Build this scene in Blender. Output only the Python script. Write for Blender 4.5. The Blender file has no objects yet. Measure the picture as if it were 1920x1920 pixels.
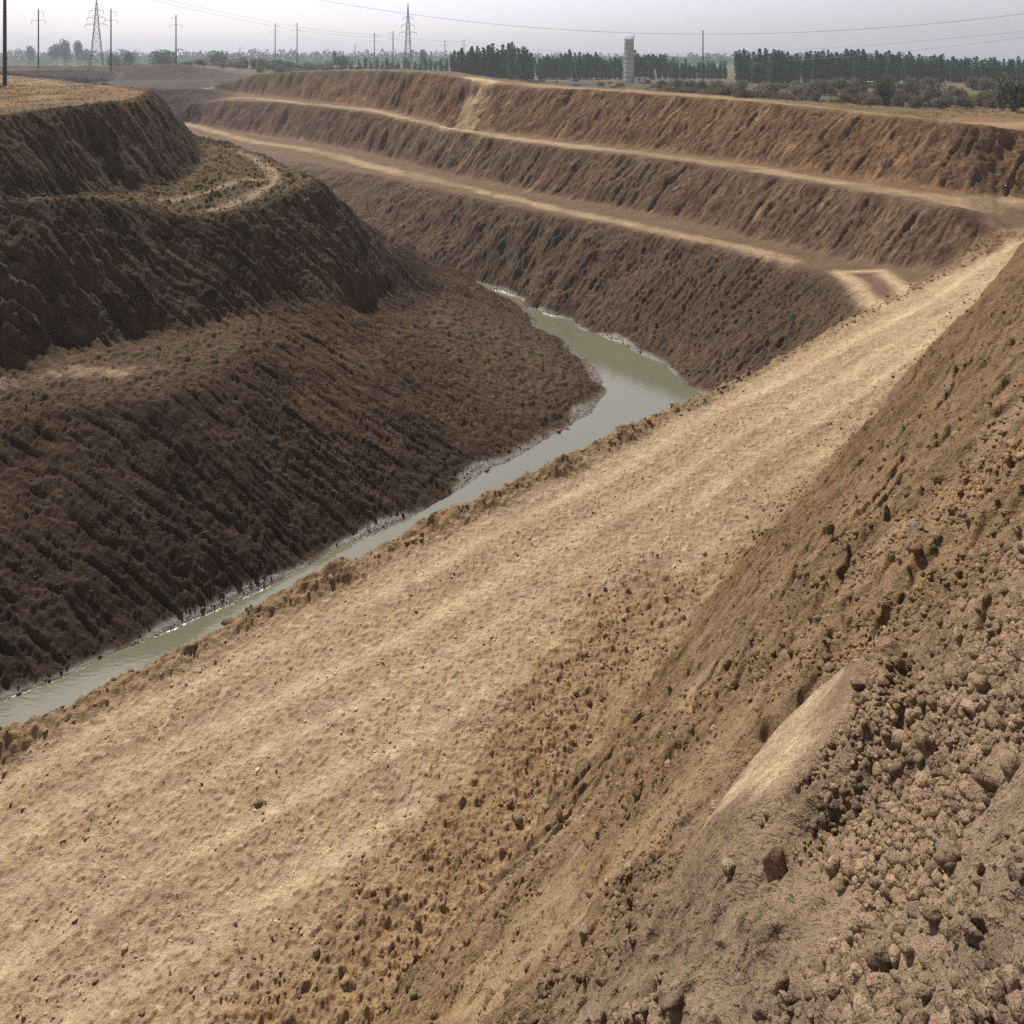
import bpy, math, random
import numpy as np
from mathutils import Vector, Matrix, Euler
from mathutils.geometry import delaunay_2d_cdt

random.seed(7)
RS = np.random.RandomState(11)
SC = bpy.context.scene
COL = SC.collection

# ------------------------------------------------------------------ camera
HZ = 108.0            # row of the horizon in the 1920 px photograph
F = 1500.0            # focal length in the same pixels
cam_data = bpy.data.cameras.new("camera")
cam_data.sensor_width = 36.0
cam_data.lens = 36.0 * F / 1920.0
cam_data.shift_y = -(960.0 - HZ) / 1920.0
cam_data.clip_start = 0.05
cam_data.clip_end = 9000.0
cam = bpy.data.objects.new("camera", cam_data)
cam.rotation_euler = (math.radians(90), 0, 0)
COL.objects.link(cam)
SC.camera = cam

# ------------------------------------------------------------------ sky, sun, exposure
SUN_EL = math.radians(51)
SUN_DIR_AZ = math.atan2(-0.45, 0.89)      # azimuth measured from +Y towards +X
world = bpy.data.worlds.new("World")
SC.world = world
world.use_nodes = True
wt = world.node_tree
wt.nodes.clear()
sky = wt.nodes.new("ShaderNodeTexSky")
sky.sky_type = 'NISHITA'
sky.sun_disc = False
sky.sun_elevation = SUN_EL
sky.sun_rotation = SUN_DIR_AZ
sky.altitude = 400
sky.air_density = 1.0
sky.dust_density = 3.0
sky.ozone_density = 2.0
hs = wt.nodes.new("ShaderNodeHueSaturation")
hs.inputs["Saturation"].default_value = 0.35
tint = wt.nodes.new("ShaderNodeMix")
tint.data_type = 'RGBA'
tint.blend_type = 'MULTIPLY'
tint.inputs["Factor"].default_value = 1.0
tint.inputs["B"].default_value = (1.0, 0.96, 1.05, 1)
bg = wt.nodes.new("ShaderNodeBackground")
bg.inputs["Strength"].default_value = 0.064
wo = wt.nodes.new("ShaderNodeOutputWorld")
wt.links.new(sky.outputs[0], hs.inputs["Color"])
wt.links.new(hs.outputs[0], tint.inputs["A"])
# the dusty sky is brighter low down than overhead
wtc = wt.nodes.new("ShaderNodeTexCoord"); wsx = wt.nodes.new("ShaderNodeSeparateXYZ"); wmr = wt.nodes.new("ShaderNodeMapRange")
wmr.inputs["From Min"].default_value = 0.25; wmr.inputs["From Max"].default_value = 0.72
wmr.inputs["To Min"].default_value = 2.15; wmr.inputs["To Max"].default_value = 0.25
wvm = wt.nodes.new("ShaderNodeVectorMath"); wvm.operation = 'SCALE'
wt.links.new(wtc.outputs["Generated"], wsx.inputs[0]); wt.links.new(wsx.outputs["Z"], wmr.inputs["Value"])
wt.links.new(tint.outputs["Result"], wvm.inputs[0]); wt.links.new(wmr.outputs[0], wvm.inputs["Scale"])
wt.links.new(wvm.outputs[0], bg.inputs["Color"])
wt.links.new(bg.outputs[0], wo.inputs[0])

sun_data = bpy.data.lights.new("sun", 'SUN')
sun_data.energy = 5.0
sun_data.angle = math.radians(0.6)
sun_data.color = (1.0, 0.94, 0.85)
sun = bpy.data.objects.new("sun", sun_data)
sd = Vector((math.sin(SUN_DIR_AZ) * math.cos(SUN_EL), math.cos(SUN_DIR_AZ) * math.cos(SUN_EL), math.sin(SUN_EL)))
sun.rotation_euler = sd.to_track_quat('Z', 'Y').to_euler()
COL.objects.link(sun)

SC.view_settings.view_transform = 'Standard'
SC.view_settings.look = 'None'
SC.view_settings.gamma = 1.0
SC.view_settings.exposure = 0.22
SC.render.engine = 'CYCLES'
SC.cycles.use_denoising = False
SC.cycles.volume_bounces = 1
SC.cycles.max_bounces = 6
SC.cycles.diffuse_bounces = 3

HAZE_DENSITY = 0.00042


# ------------------------------------------------------------------ helpers
def P(px, row, z):
    Y = -z * F / (row - HZ)
    return ((px - 960.0) / F * Y, Y, z)


def PY(px, Y, z):
    return ((px - 960.0) / F * Y, Y, z)


def rise(px, row_base, z_base, row_top, tan):
    """the top point of a slope of gradient tan over a base point, both on one line of sight column"""
    a = (row_base - HZ) / F
    b = (row_top - HZ) / F
    Yb = -z_base / a
    d = (-z_base - b * Yb) / (tan + b)
    Yt = Yb + d
    return ((px - 960.0) / F * Yt, Yt, -b * Yt)


def tag(o, label=None, cat=None, group=None, kind=None):
    if label: o["label"] = label
    if cat: o["category"] = cat
    if group: o["group"] = group
    if kind: o["kind"] = kind
    return o


def dens(line, step):
    out = []
    for a, b in zip(line[:-1], line[1:]):
        a = np.array(a, float); b = np.array(b, float)
        n = max(1, int(np.linalg.norm(b - a) / step))
        for i in range(n):
            out.append(a + (b - a) * i / n)
    out.append(np.array(line[-1], float))
    return out


# smooth gradient noise, vectorised
_G = RS.normal(size=(256, 256, 2)).astype(np.float32)
_G /= np.linalg.norm(_G, axis=2, keepdims=True)
_GX, _GY = _G[..., 0].ravel().copy(), _G[..., 1].ravel().copy()


def noise(x, y, seed=0):
    x = x + seed * 17.31; y = y + seed * 9.73
    xi = np.floor(x); yi = np.floor(y)
    fx = (x - xi).astype(np.float32); fy = (y - yi).astype(np.float32)
    xi = xi.astype(np.int64) & 255; yi = yi.astype(np.int64) & 255
    x1 = (xi + 1) & 255; y1 = (yi + 1) & 255
    u = fx * fx * fx * (fx * (fx * 6 - 15) + 10)
    v = fy * fy * fy * (fy * (fy * 6 - 15) + 10)
    def g(ix, iy, dx, dy):
        k = ix * 256 + iy
        return _GX[k] * dx + _GY[k] * dy
    a = g(xi, yi, fx, fy); b = g(x1, yi, fx - 1, fy)
    c = g(xi, y1, fx, fy - 1); d = g(x1, y1, fx - 1, fy - 1)
    ab = a + (b - a) * u; cd = c + (d - c) * u
    return (ab + (cd - ab) * v) * 1.5


def fbm(x, y, octs=4, seed=0, gain=0.5):
    s = 0; a = 1.0; t = 0
    for i in range(octs):
        s = s + a * noise(x, y, seed + i * 3)
        t += a; a *= gain; x = x * 2.03; y = y * 2.03
    return s / t


def sstep(a, b, x):
    t = np.clip((x - a) / (b - a), 0, 1)
    return t * t * (3 - 2 * t)


# ------------------------------------------------------------------ the land: lines where its gradient changes
ZW = -22.0   # water level
# the haul road and its two edges
road_left = [PY(-960, 14, -20.6)[:0] or (-42.0, 3.5, -22.0), (-28.0, 13.2, -20.6), P(0, 1400, -19.5),
             P(450, 1158, -18.55), P(900, 938, -17.6), P(1290, 752, -16.4), P(1620, 588, -15.2), P(1780, 508, -13.9),
             P(1905, 440, -12.2), (44.0, 60.0, -11.2), (58.0, 63.5, -10.6)]
road_toe = [(-40.0, -17.0, -22.0), (-12.0, 6.5, -20.2), P(850, 1920, -19.5), P(1120, 1440, -19.0), P(1285, 1190, -18.5), P(1600, 830, -16.3),
            P(1740, 680, -14.8), P(1900, 500, -12.8), (44.0, 55.3, -11.3), (60.0, 58.5, -10.6)]
# crest of the near cut slope, on which the camera stands
D_ = np.array((0.73, 0.683)); N_ = np.array((-0.683, 0.73))
def near_plane(s, n):
    return -21.0 + 0.154 * s + (14.9 - n) * 1.28
def SN(s, n, z):
    p = D_ * s + N_ * n
    return (p[0], p[1], z)
near_crest = [SN(s, 14.9 - (19.6 - 0.254 * s) / 1.28, -1.4 - 0.1 * s) for s in (-30, -15, 0, 12, 25, 38, 50)] + [(52.0, 47.0, -7.2), (75.0, 50.0, -7.2)]
near_mid = [SN(s, 5.6 + 0.02 * s, near_plane(s, 5.6 + 0.02 * s) - 0.35) for s in (-25, -10, 0, 10, 20, 30, 38)]
near_low = [SN(s, 11.2 + 0.01 * s, near_plane(s, 11.2) - 1.1) for s in (-10, 0, 10, 20, 30, 38)]

# water edges
shore_l = [(-60.0, 0.0, ZW), (-34.0, 16.5, ZW)] + [P(x, r, ZW) for x, r in
           ((0, 1317), (110, 1275), (230, 1222), (330, 1176), (450, 1120), (560, 1065), (700, 1000), (790, 957), (887, 900), (933, 873), (993, 843),
            (1060, 803), (1093, 783), (1120, 763), (1140, 727), (1139, 705), (1100, 673), (1033, 627), (983, 587), (958, 566))]
shore_l += [(-3.0, 75.4, ZW), (-8.6, 78.6, ZW), (-16.2, 84.3, ZW), (-25.0, 90.5, ZW), (-33.0, 97.5, ZW)]
shore_f = [(-34.5, 101.0, ZW), (-29.0, 98.5, ZW), (-21.5, 93.0, ZW), (-14.2, 86.8, ZW), (-7.4, 81.0, ZW), (-2.7, 77.4, ZW)] + [P(x, r, ZW) for x, r in
           ((953, 557), (1000, 577), (1050, 597), (1117, 623), (1183, 650), (1233, 673), (1267, 697), (1290, 725))]
shore_f += [(13.0, 50.5, ZW)]
def off_left(p, d, z):
    return (p[0] - 0.57 * d, p[1] + 0.82 * d, z)
rl = [road_left[i] for i in (0, 1, 2, 3, 4, 5)]
shore_n = [off_left(p, d, ZW) for p, d in zip(rl, (1.5, 1.8, 2.0, 2.7, 3.2, 4.2))] + [(11.0, 45.5, ZW), (13.2, 48.0, ZW)]
bed = [(-60, -3.5, ZW - .6), (-31, 15.5, ZW - .6), (-16.9, 26.3, ZW - .7), (-9.5, 31.5, ZW - .8), (-2.6, 38.0, ZW - .8), (5.5, 46.0, ZW - .9), (9.2, 53.0, ZW - 1.0),
       (7.8, 59, ZW - .9), (4.0, 67, ZW - .9), (-.6, 74.5, ZW - .8), (-8.0, 79.8, ZW - .8), (-15.2, 85.5, ZW - .8), (-24, 92.3, ZW - .8), (-32, 98.5, ZW - .8)]
trench = [(16.0, 49.0, -20.4), (19.3, 48.8, -17.5)]

# first bench (its outer edge, and the foot of the slope behind it)
Z1 = -15.2
b1_edge = [P(x, r, Z1) for x, r in ((350, 236), (430, 263), (520, 291), (600, 309), (700, 327), (820, 354), (960, 387), (1080, 412), (1200, 432), (1300, 452),
           (1400, 474), (1490, 494), (1560, 514), (1600, 545), (1618, 578))]
b1_toe_px = ((350, 228), (400, 240), (520, 257), (600, 270), (700, 289), (830, 322), (930, 343), (1000, 362), (1100, 380), (1200, 398), (1300, 418),
             (1400, 444), (1500, 470), (1600, 490))
b1_toe = [P(x, r, Z1) for x, r in b1_toe_px] + [P(1700, 505, -14.7), P(1790, 504, -13.9)]
# second bench
tops2 = {350: 198, 400: 188, 520: 192, 600: 200, 700: 213, 830: 240, 930: 260, 1000: 271, 1100: 283, 1200: 293, 1300: 306, 1400: 321, 1500: 338, 1600: 355}
b2_edge = [rise(x, r, Z1, tops2[x], 0.72) for x, r in b1_toe_px]
b2_edge += [rise(1700, 505, -14.7, 372, 0.75), rise(1790, 504, -13.9, 386, 0.75), P(1860, 400, -11.9), P(1900, 425, -12.15)]
ex2 = np.array([e[0] / e[1] for e in b2_edge]); ez2 = np.array([e[2] for e in b2_edge])
def z2(px):
    return float(np.interp((px - 960) / F, ex2, ez2))
b2_toe_px = ((440, 176), (480, 178), (560, 188), (640, 196), (700, 203), (760, 216), (830, 232), (870, 241), (1000, 256), (1100, 269), (1200, 280), (1300, 292),
             (1400, 306), (1500, 321), (1600, 336), (1700, 350), (1800, 362), (1920, 374))
tops3 = {440: 150, 480: 139, 560: 134, 640: 132, 700: 133, 760: 134, 830: 139, 870: 147, 1000: 164, 1100: 168, 1200: 174, 1300: 181, 1400: 189, 1500: 198,
         1600: 208, 1700: 219, 1800: 231, 1920: 245}
b2_toe = [P(x, r, max(z2(x) + 0.05, -11.3)) for x, r in b2_toe_px] + [(75.0, 66.0, -10.6)]
rim = [rise(x, r, max(z2(x) + 0.05, -11.3), tops3[x], 0.70) for x, r in b2_toe_px] + [(75.0, 73.0, -6.2)]
rim_top = [(p[0], p[1] + 14 + 0.06 * p[1], p[2] + (-0.25 if p[1] < 110 else -0.05)) for p in rim]
rim_back = [(p[0] * 1.0, p[1] + 62 + 0.35 * p[1], -9.0 + 0.2 * (p[2] + 4)) for p in rim]

# left spoil mound, its ledge and the apron below
Zt = -15.0
m_toe_px = ((40, 682), (80, 682), (131, 672), (170, 655), (200, 640), (257, 630), (300, 622), (372, 611), (455, 600), (515, 574), (594, 553), (653, 537), (693, 518), (724, 480))
m_toe = [(-52.0, 26.0, -15.0), (-33.0, 36.0, -15.0)] + [P(x, r, Zt) for x, r in m_toe_px]
led_row = {40: 384, 80: 377, 131: 374, 170: 373, 200: 373, 257: 380, 300: 397, 372: 408, 455: 402, 515: 383, 594: 344}
led_f = [(-56.0, 33.0, -8.2), (-36.0, 42.0, -8.2)] + [rise(x, r, Zt, led_row[x], 1.15 if x < 210 else .92) for x, r in m_toe_px if x in led_row]
led_r = [P(602, 338, -9.0), P(560, 322, -8.9), P(515, 298, -8.8), P(435, 268, -8.6), P(380, 256, -8.5), (-37.0, 91.0, -9.0)]
m_b2 = [(-41, 97.5, -11), (-52, 111, -12), (-68, 131, -13), (-90, 156, -13)]
u_toe = [(-58.0, 36.0, -8.2), (-37.0, 44.5, -8.2), P(0, 388, -8.35), P(80, 374, -8.4), P(158, 368, -8.7), P(218, 361, -9.0), P(277, 360, -9.2), P(309, 349, -9.2), P(345, 325, -9.0), P(372, 292, -8.8), P(350, 262, -8.7)]
u_top = [(-60.0, 42.0, -3.8), (-42.0, 47.0, -3.8), PY(0, 49.2, -3.64), PY(79, 51.8, -3.69), PY(158, 55.4, -3.36), PY(210, 58.2, -3.18), PY(257, 62.5, -3.4), PY(280, 70.0, -3.3), PY(294, 77.5, -3.35), PY(268, 83.0, -3.3)]
m_back = [PY(230, 90.0, -3.4), PY(150, 106.0, -3.35), PY(80, 125.0, -3.2), PY(0, 150.0, -3.3), (-130.0, 190.0, -3.5)]
m_backdown = [(-44, 104, -19.0), (-54, 116, -16.5), (-66, 130, -15.6), (-82, 152, -15.4), (-100, 178, -15.2), (-128, 205, -15.2)]
m_side = [P(727, 452, -15.9), (-12.8, 70.0, -16.6), (-20.0, 76.0, -17.2), (-33.0, 87.0, -17.0)]
ridge = [P(727, 450, -15.7), P(780, 468, -16.9), P(830, 494, -18.2), P(880, 520, -19.8), P(915, 538, -21.0)]
shoulder = [(-40.0, 24.0, -17.0), P(0, 762, -15.9), P(150, 762, -15.9), P(320, 738, -15.9), P(480, 668, -15.9), P(590, 620, -16.1), P(700, 565, -16.6), P(800, 540, -18.0)]

# the far end of the pit
far_low = [(-100.0, 188.0, -15.4), (-84.0, 190.0, -15.4), (-74.0, 188.0, -15.3)]
far_c1 = [(-128, 205, -7.6), (-106.0, 202.0, -7.7), (-89.0, 202.0, -7.7), (-78.0, 203.0, -7.8), (-80, 212, -8.1)]
far_t2 = [(-130, 262, -7.5), (-110, 262, -7.4), (-92, 266, -7.6), (-75, 272, -8.0)]
far_c2 = [(-130, 276, -2.2), (-112.0, 276.0, -2.3), (-104, 282, -4.2), (-96, 288, -6.2), (-84, 295, -8.6)]

pts = []
for ln, st in ((road_left, 1.2), (road_toe, 1.2), (near_crest, 2.0), (near_mid, 2.0), (near_low, 2.0), (shore_l, 1.0), (shore_f, 1.2), (shore_n, 1.2), (bed, 1.5), (trench, 1.0),
               (b1_edge, 1.5), (b1_toe, 1.5), (b2_edge, 1.5), (b2_toe, 1.5), (rim, 1.5), (rim_top, 3.0), (rim_back, 8.0), (m_toe, 1.2), (led_f, 1.2), (led_r, 1.5),
               (u_toe, 1.2), (u_top, 1.5), (m_back, 3.0), (m_backdown, 3.0), (m_b2, 3.0), (m_side, 1.2), (ridge, 1.2), (shoulder, 1.5), (far_low, 2.0), (far_c1, 2.0),
               (far_t2, 3.0), (far_c2, 3.0)):
    pts += dens(ln, st)
for p in ((-70, -60, -22), (-20, -40, -21.5), (10, -60, -2), (60, -60, -2), (120, -60, -3), (120, 0, -4), (120, 60, -7), (120, 110, -7), (120, 200, -9), (120, 310, -9),
          (60, 310, -9), (0, 310, -9), (-60, 310, -9), (-84, 310, -8.9), (-130, 310, -3.5), (-140, 310, -3.5), (-140, 60, -3.8), (-140, 20, -12), (-140, -60, -20), (30, -5, -2.5), (20, 10, -3.0),
          (50, 25, -5.5), (90, 45, -7), (-90, 60, -3.7), (-110, 110, -3.4), (-70, 80, -3.3)):
    pts.append(np.array(p, float))
pts = np.array(pts)
# raster grid
RES = 0.25
GX0, GX1, GY0, GY1 = -135.0, 115.0, -50.0, 305.0
NX, NY = int((GX1 - GX0) / RES) + 1, int((GY1 - GY0) / RES) + 1
key = np.round(pts[:, :2] / 0.25).astype(int)
_, first = np.unique(key, axis=0, return_index=True)
pts = pts[np.sort(first)]
vs, es, fs, ov, oe, of = delaunay_2d_cdt([Vector((p[0], p[1])) for p in pts], [], [], 0, 1e-4)
zv = np.array([pts[o[0]][2] if len(o) else -9.0 for o in ov])
vxy = np.array([(v.x, v.y) for v in vs])
HG = np.full((NX, NY), -9.0, np.float32)
for f in fs:
    (xa, ya), (xb, yb), (xc, yc) = vxy[f[0]], vxy[f[1]], vxy[f[2]]
    i0 = max(0, int((min(xa, xb, xc) - GX0) / RES)); i1 = min(NX - 1, int((max(xa, xb, xc) - GX0) / RES) + 1)
    j0 = max(0, int((min(ya, yb, yc) - GY0) / RES)); j1 = min(NY - 1, int((max(ya, yb, yc) - GY0) / RES) + 1)
    if i1 < i0 or j1 < j0: continue
    X, Y = np.meshgrid(GX0 + np.arange(i0, i1 + 1) * RES, GY0 + np.arange(j0, j1 + 1) * RES, indexing='ij')
    det = (yb - yc) * (xa - xc) + (xc - xb) * (ya - yc)
    if abs(det) < 1e-9: continue
    l1 = ((yb - yc) * (X - xc) + (xc - xb) * (Y - yc)) / det
    l2 = ((yc - ya) * (X - xc) + (xa - xc) * (Y - yc)) / det
    l3 = 1 - l1 - l2
    m = (l1 >= -1e-6) & (l2 >= -1e-6) & (l3 >= -1e-6)
    sub = HG[i0:i1 + 1, j0:j1 + 1]
    sub[m] = (l1 * zv[f[0]] + l2 * zv[f[1]] + l3 * zv[f[2]])[m]


def blur(A, sig):
    r = int(sig * 3 + 1)
    k = np.exp(-0.5 * (np.arange(-r, r + 1) / sig) ** 2); k /= k.sum()
    B = np.pad(A, ((r, r), (0, 0)), mode='edge'); C = np.zeros_like(A)
    for i, w in enumerate(k): C += w * B[i:i + A.shape[0], :]
    B = np.pad(C, ((0, 0), (r, r)), mode='edge'); D = np.zeros_like(A)
    for i, w in enumerate(k): D += w * B[:, i:i + A.shape[1]]
    return D


HG = blur(HG, 1.1)
HB = blur(HG, 5.0)
gx, gy = np.gradient(HB, RES)
SLOPE = np.sqrt(gx * gx + gy * gy)
DX = (-gx / (SLOPE + 1e-4)).astype(np.float32); DY = (-gy / (SLOPE + 1e-4)).astype(np.float32)


def steer(mask, vx, vy, f):
    global DX, DY
    w = mask * f
    DX = DX * (1 - w) + vx * w; DY = DY * (1 - w) + vy * w
    l = np.hypot(DX, DY) + 1e-5
    DX = (DX / l).astype(np.float32); DY = (DY / l).astype(np.float32)


def samp(A, x, y):
    u = np.clip((x - GX0) / RES, 0, NX - 1.001); v = np.clip((y - GY0) / RES, 0, NY - 1.001)
    i = u.astype(np.int64); j = v.astype(np.int64)
    fu = (u - i).astype(np.float32); fv = (v - j).astype(np.float32)
    return (A[i, j] * (1 - fu) + A[i + 1, j] * fu) * (1 - fv) + (A[i, j + 1] * (1 - fu) + A[i + 1, j + 1] * fu) * fv


def nearest(A, x, y):
    i = np.clip(((x - GX0) / RES + .5).astype(np.int64), 0, NX - 1); j = np.clip(((y - GY0) / RES + .5).astype(np.int64), 0, NY - 1)
    return A[i, j]


XG, YG = np.meshgrid(GX0 + np.arange(NX) * RES, GY0 + np.arange(NY) * RES, indexing='ij')


def poly_mask(poly, soft=1.5):
    m = np.zeros(XG.shape, bool)
    p = [(a[0], a[1]) for a in poly]
    for (x0, y0), (x1, y1) in zip(p, p[1:] + p[:1]):
        if y0 == y1: continue
        c = ((YG < y0) != (YG < y1))
        xi = x0 + (YG - y0) * (x1 - x0) / (y1 - y0)
        m ^= c & (XG < xi)
    m = m.astype(np.float32)
    return blur(m, soft) if soft else m


def band_mask(line, w, soft=0.8):
    """soft band of half width w round a polyline"""
    d = np.full(XG.shape, 1e9, np.float32)
    for a, b in zip(line[:-1], line[1:]):
        ax, ay = a[0], a[1]; bx, by = b[0], b[1]
        L2 = (bx - ax) ** 2 + (by - ay) ** 2 + 1e-9
        mg = w + 3
        i0 = max(0, int((min(ax, bx) - mg - GX0) / RES)); i1 = min(NX, int((max(ax, bx) + mg - GX0) / RES) + 1)
        j0 = max(0, int((min(ay, by) - mg - GY0) / RES)); j1 = min(NY, int((max(ay, by) + mg - GY0) / RES) + 1)
        if i1 <= i0 or j1 <= j0: continue
        X = XG[i0:i1, j0:j1]; Y = YG[i0:i1, j0:j1]
        t = np.clip(((X - ax) * (bx - ax) + (Y - ay) * (by - ay)) / L2, 0, 1)
        dd = np.hypot(X - ax - t * (bx - ax), Y - ay - t * (by - ay))
        d[i0:i1, j0:j1] = np.minimum(d[i0:i1, j0:j1], dd)
    return 1 - sstep(w - soft, w + soft, d)


M_road = poly_mask(road_left + road_toe[::-1], 1.6)
M_near = poly_mask(road_toe + [(110, 55, 0), (110, -50, 0), (-40, -50, 0)], 1.6)
M_mound = poly_mask(m_toe + m_side + m_backdown[::-1][:0] + [(-44, 103, 0), (-54, 115, 0), (-82, 150, 0), (-100, 175, 0), (-135, 205, 0), (-135, 20, 0), (-60, 20, 0)], 2.0)
M_apron = poly_mask(m_toe + m_side + shore_l[::-1], 2.0)
M_lowfar = poly_mask(b1_edge + [trench[1]] + [trench[0]] + shore_f[::-1], 2.0)
M_s2 = poly_mask(b1_toe + b2_edge[::-1], 2.0)
M_s3 = poly_mask(b2_toe + rim[::-1], 2.0)
M_ledge = poly_mask(led_f + led_r + u_toe[::-1], 2.5)
M_top = poly_mask(u_top + m_back + [(-135, 60, 0)], 3.0)
M_plain = poly_mask(rim + [(115, 85, 0), (115, 305, 0), (-70, 305, 0)], 3.0)
M_farpit = poly_mask([(-135, 184, 0), (-70, 182, 0), (-76, 215, 0), (-60, 305, 0), (-135, 305, 0)], 4.0)
def midline(a_px, z, ws=None): return [P(x, r, z) for x, r in a_px]
trk1 = [P(x, r, Z1) for x, r in ((345, 231), (400, 246), (480, 267), (560, 277), (620, 290), (700, 312), (800, 335), (900, 357), (960, 372), (1080, 400), (1200, 424), (1300, 445), (1400, 466), (1480, 488))]
M_t1 = band_mask(trk1, .95, 0.7)
M_t1 = np.maximum(M_t1, band_mask(trk1[:7], 1.25, .9))
trk2 = [(a[0] * .5 + b[0] * .5, a[1] * .5 + b[1] * .5) for a, b in zip(dens([P(x, r, z2(x)) for x, r in ((440, 181), (560, 193), (700, 207), (760, 222), (830, 237), (1000, 264), (1100, 277), (1200, 287), (1300, 300), (1400, 314), (1500, 331), (1600, 347), (1700, 362), (1800, 376), (1870, 388), (1910, 400))], 2), dens([P(x, r, z2(x)) for x, r in ((440, 181), (560, 193), (700, 207), (760, 222), (830, 237), (1000, 264), (1100, 277), (1200, 287), (1300, 300), (1400, 314), (1500, 331), (1600, 347), (1700, 362), (1800, 376), (1870, 388), (1910, 400))], 2))]
M_t2 = band_mask(trk2, 1.35, 0.8)
trk3 = [(p[0] + 1, p[1] + 6.5) for p in rim[8:]]
M_t3 = band_mask(trk3, 3.6, 2.0)
# spur track climbing the upper slope
rA, rB = P(852, 240, z2(852)), PY(918, 124.0, -4.3)
M_t4 = band_mask([rA, rB, (rB[0] - 2.5, rB[1] + 5)], 2.2, 0.6)
M_t4w = band_mask([rA, rB, (rB[0] - 1.5, rB[1] + 5)], 3.8, 2.2)
# patches of track at the junction with the road and on the left ledge and terrace
M_t5 = np.maximum.reduce([band_mask([P(1575, 512, Z1), P(1600, 530, Z1), P(1625, 565, Z1), P(1660, 580, -15.0)], .55, .4),
                          band_mask([P(1575, 512, Z1), P(1650, 515, Z1), P(1690, 550, -15), P(1700, 572, -14.8)], .45, .4)])
M_t6 = np.maximum.reduce([band_mask([P(-100, 735, -15.6), P(0, 728, -15.6), P(130, 712, -15.6), P(250, 702, -15.6), P(290, 685, -15.4)], 0.42, .4),
                          band_mask([P(-100, 712, -15.2), P(40, 708, -15.2), P(120, 700, -15.2), P(195, 690, -15.2)], .35, .3)])
M_t7 = np.maximum.reduce([band_mask([P(280, 370, -9.2), P(340, 366, -9.2), P(400, 350, -9.1), P(450, 338, -9.1), P(500, 335, -9.0)], .35, .35),
                          band_mask([P(400, 378, -9.3), P(470, 358, -9.2), P(505, 340, -9.0), P(515, 325, -8.9), P(480, 300, -8.8), P(450, 280, -8.7)], .45, .4)])
M_t8 = band_mask([P(-60, 150, -3.4), P(40, 153, -3.4), P(120, 160, -3.4)], 3, 2) * .6 + band_mask([P(60, 187, -3.5), P(130, 182, -3.5)], .7, .6) * .8 + band_mask([P(385, 166, -7.9), P(398, 176, -9.6), P(412, 196, -12.6)], 1.1, .9)
M_edge = band_mask(road_left, 0.55, 0.5)      # soil pushed up along the road edge
M_toeb = np.maximum(band_mask(road_toe, 1.0, 0.9), band_mask([(p[0] - 1.1, p[1] + 1.2) for p in road_toe[1:5]], 1.6, 1.4))
M_shore = np.maximum(band_mask(shore_l, 0.55, .5), band_mask(shore_f, 0.5, .45))

# the excavator's bucket marks run askew of the fall line
steer(M_mound, 0.99, -0.12, 0.9)
steer(np.maximum(M_s2, M_s3), -0.92, -0.39, 0.7)
steer(M_lowfar, -0.95, -0.30, 0.7)
steer(M_apron * (1 - M_mound), 0.99, -0.15, 0.9)
# height tweaks on the raster itself
s4 = samp(HG, XG[:1, :1], YG[:1, :1])
HG = HG + (0.36 * sstep(12, 2, XG) + .10) * M_edge * np.clip(.8 + 1.1 * fbm(XG / 2.2, YG / 2.2, 2, 191), .1, 1.5)
HG = HG - 1.5 * blur(M_t4w * (M_s3 > .3), 2.0)
HG = HG + 0.0


SCARP = []
SC_OFF = 0.35


def scarp_at(x, y):
    """signed distance to the fresh slide face on the near slope, positive inside"""
    d = np.full_like(x, 99.0); ins = np.zeros(x.shape, bool)
    for (ax, ay), (bx, by) in zip(SCARP, SCARP[1:] + SCARP[:1]):
        L2 = (bx - ax) ** 2 + (by - ay) ** 2
        t = np.clip(((x - ax) * (bx - ax) + (y - ay) * (by - ay)) / L2, 0, 1)
        d = np.minimum(d, np.hypot(x - ax - t * (bx - ax), y - ay - t * (by - ay)))
        c = (ay > y) != (by > y)
        ins ^= c & (x < (bx - ax) * (y - ay) / (by - ay + 1e-12) + ax)
    return np.where(ins, d, -d)


def streaks(x, y, lam, L, steps, seed):
    s = noise(x / lam, y / lam, seed)
    t = 1.0
    for sg in (1, -1):
        px, py = x.copy(), y.copy()
        for k in range(steps):
            dx = samp(DX, px, py); dy = samp(DY, px, py)
            px = px + sg * dx * (L / steps); py = py + sg * dy * (L / steps)
            s = s + noise(px / lam, py / lam, seed)
            t += 1
    return s / math.sqrt(t) * 1.3


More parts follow.
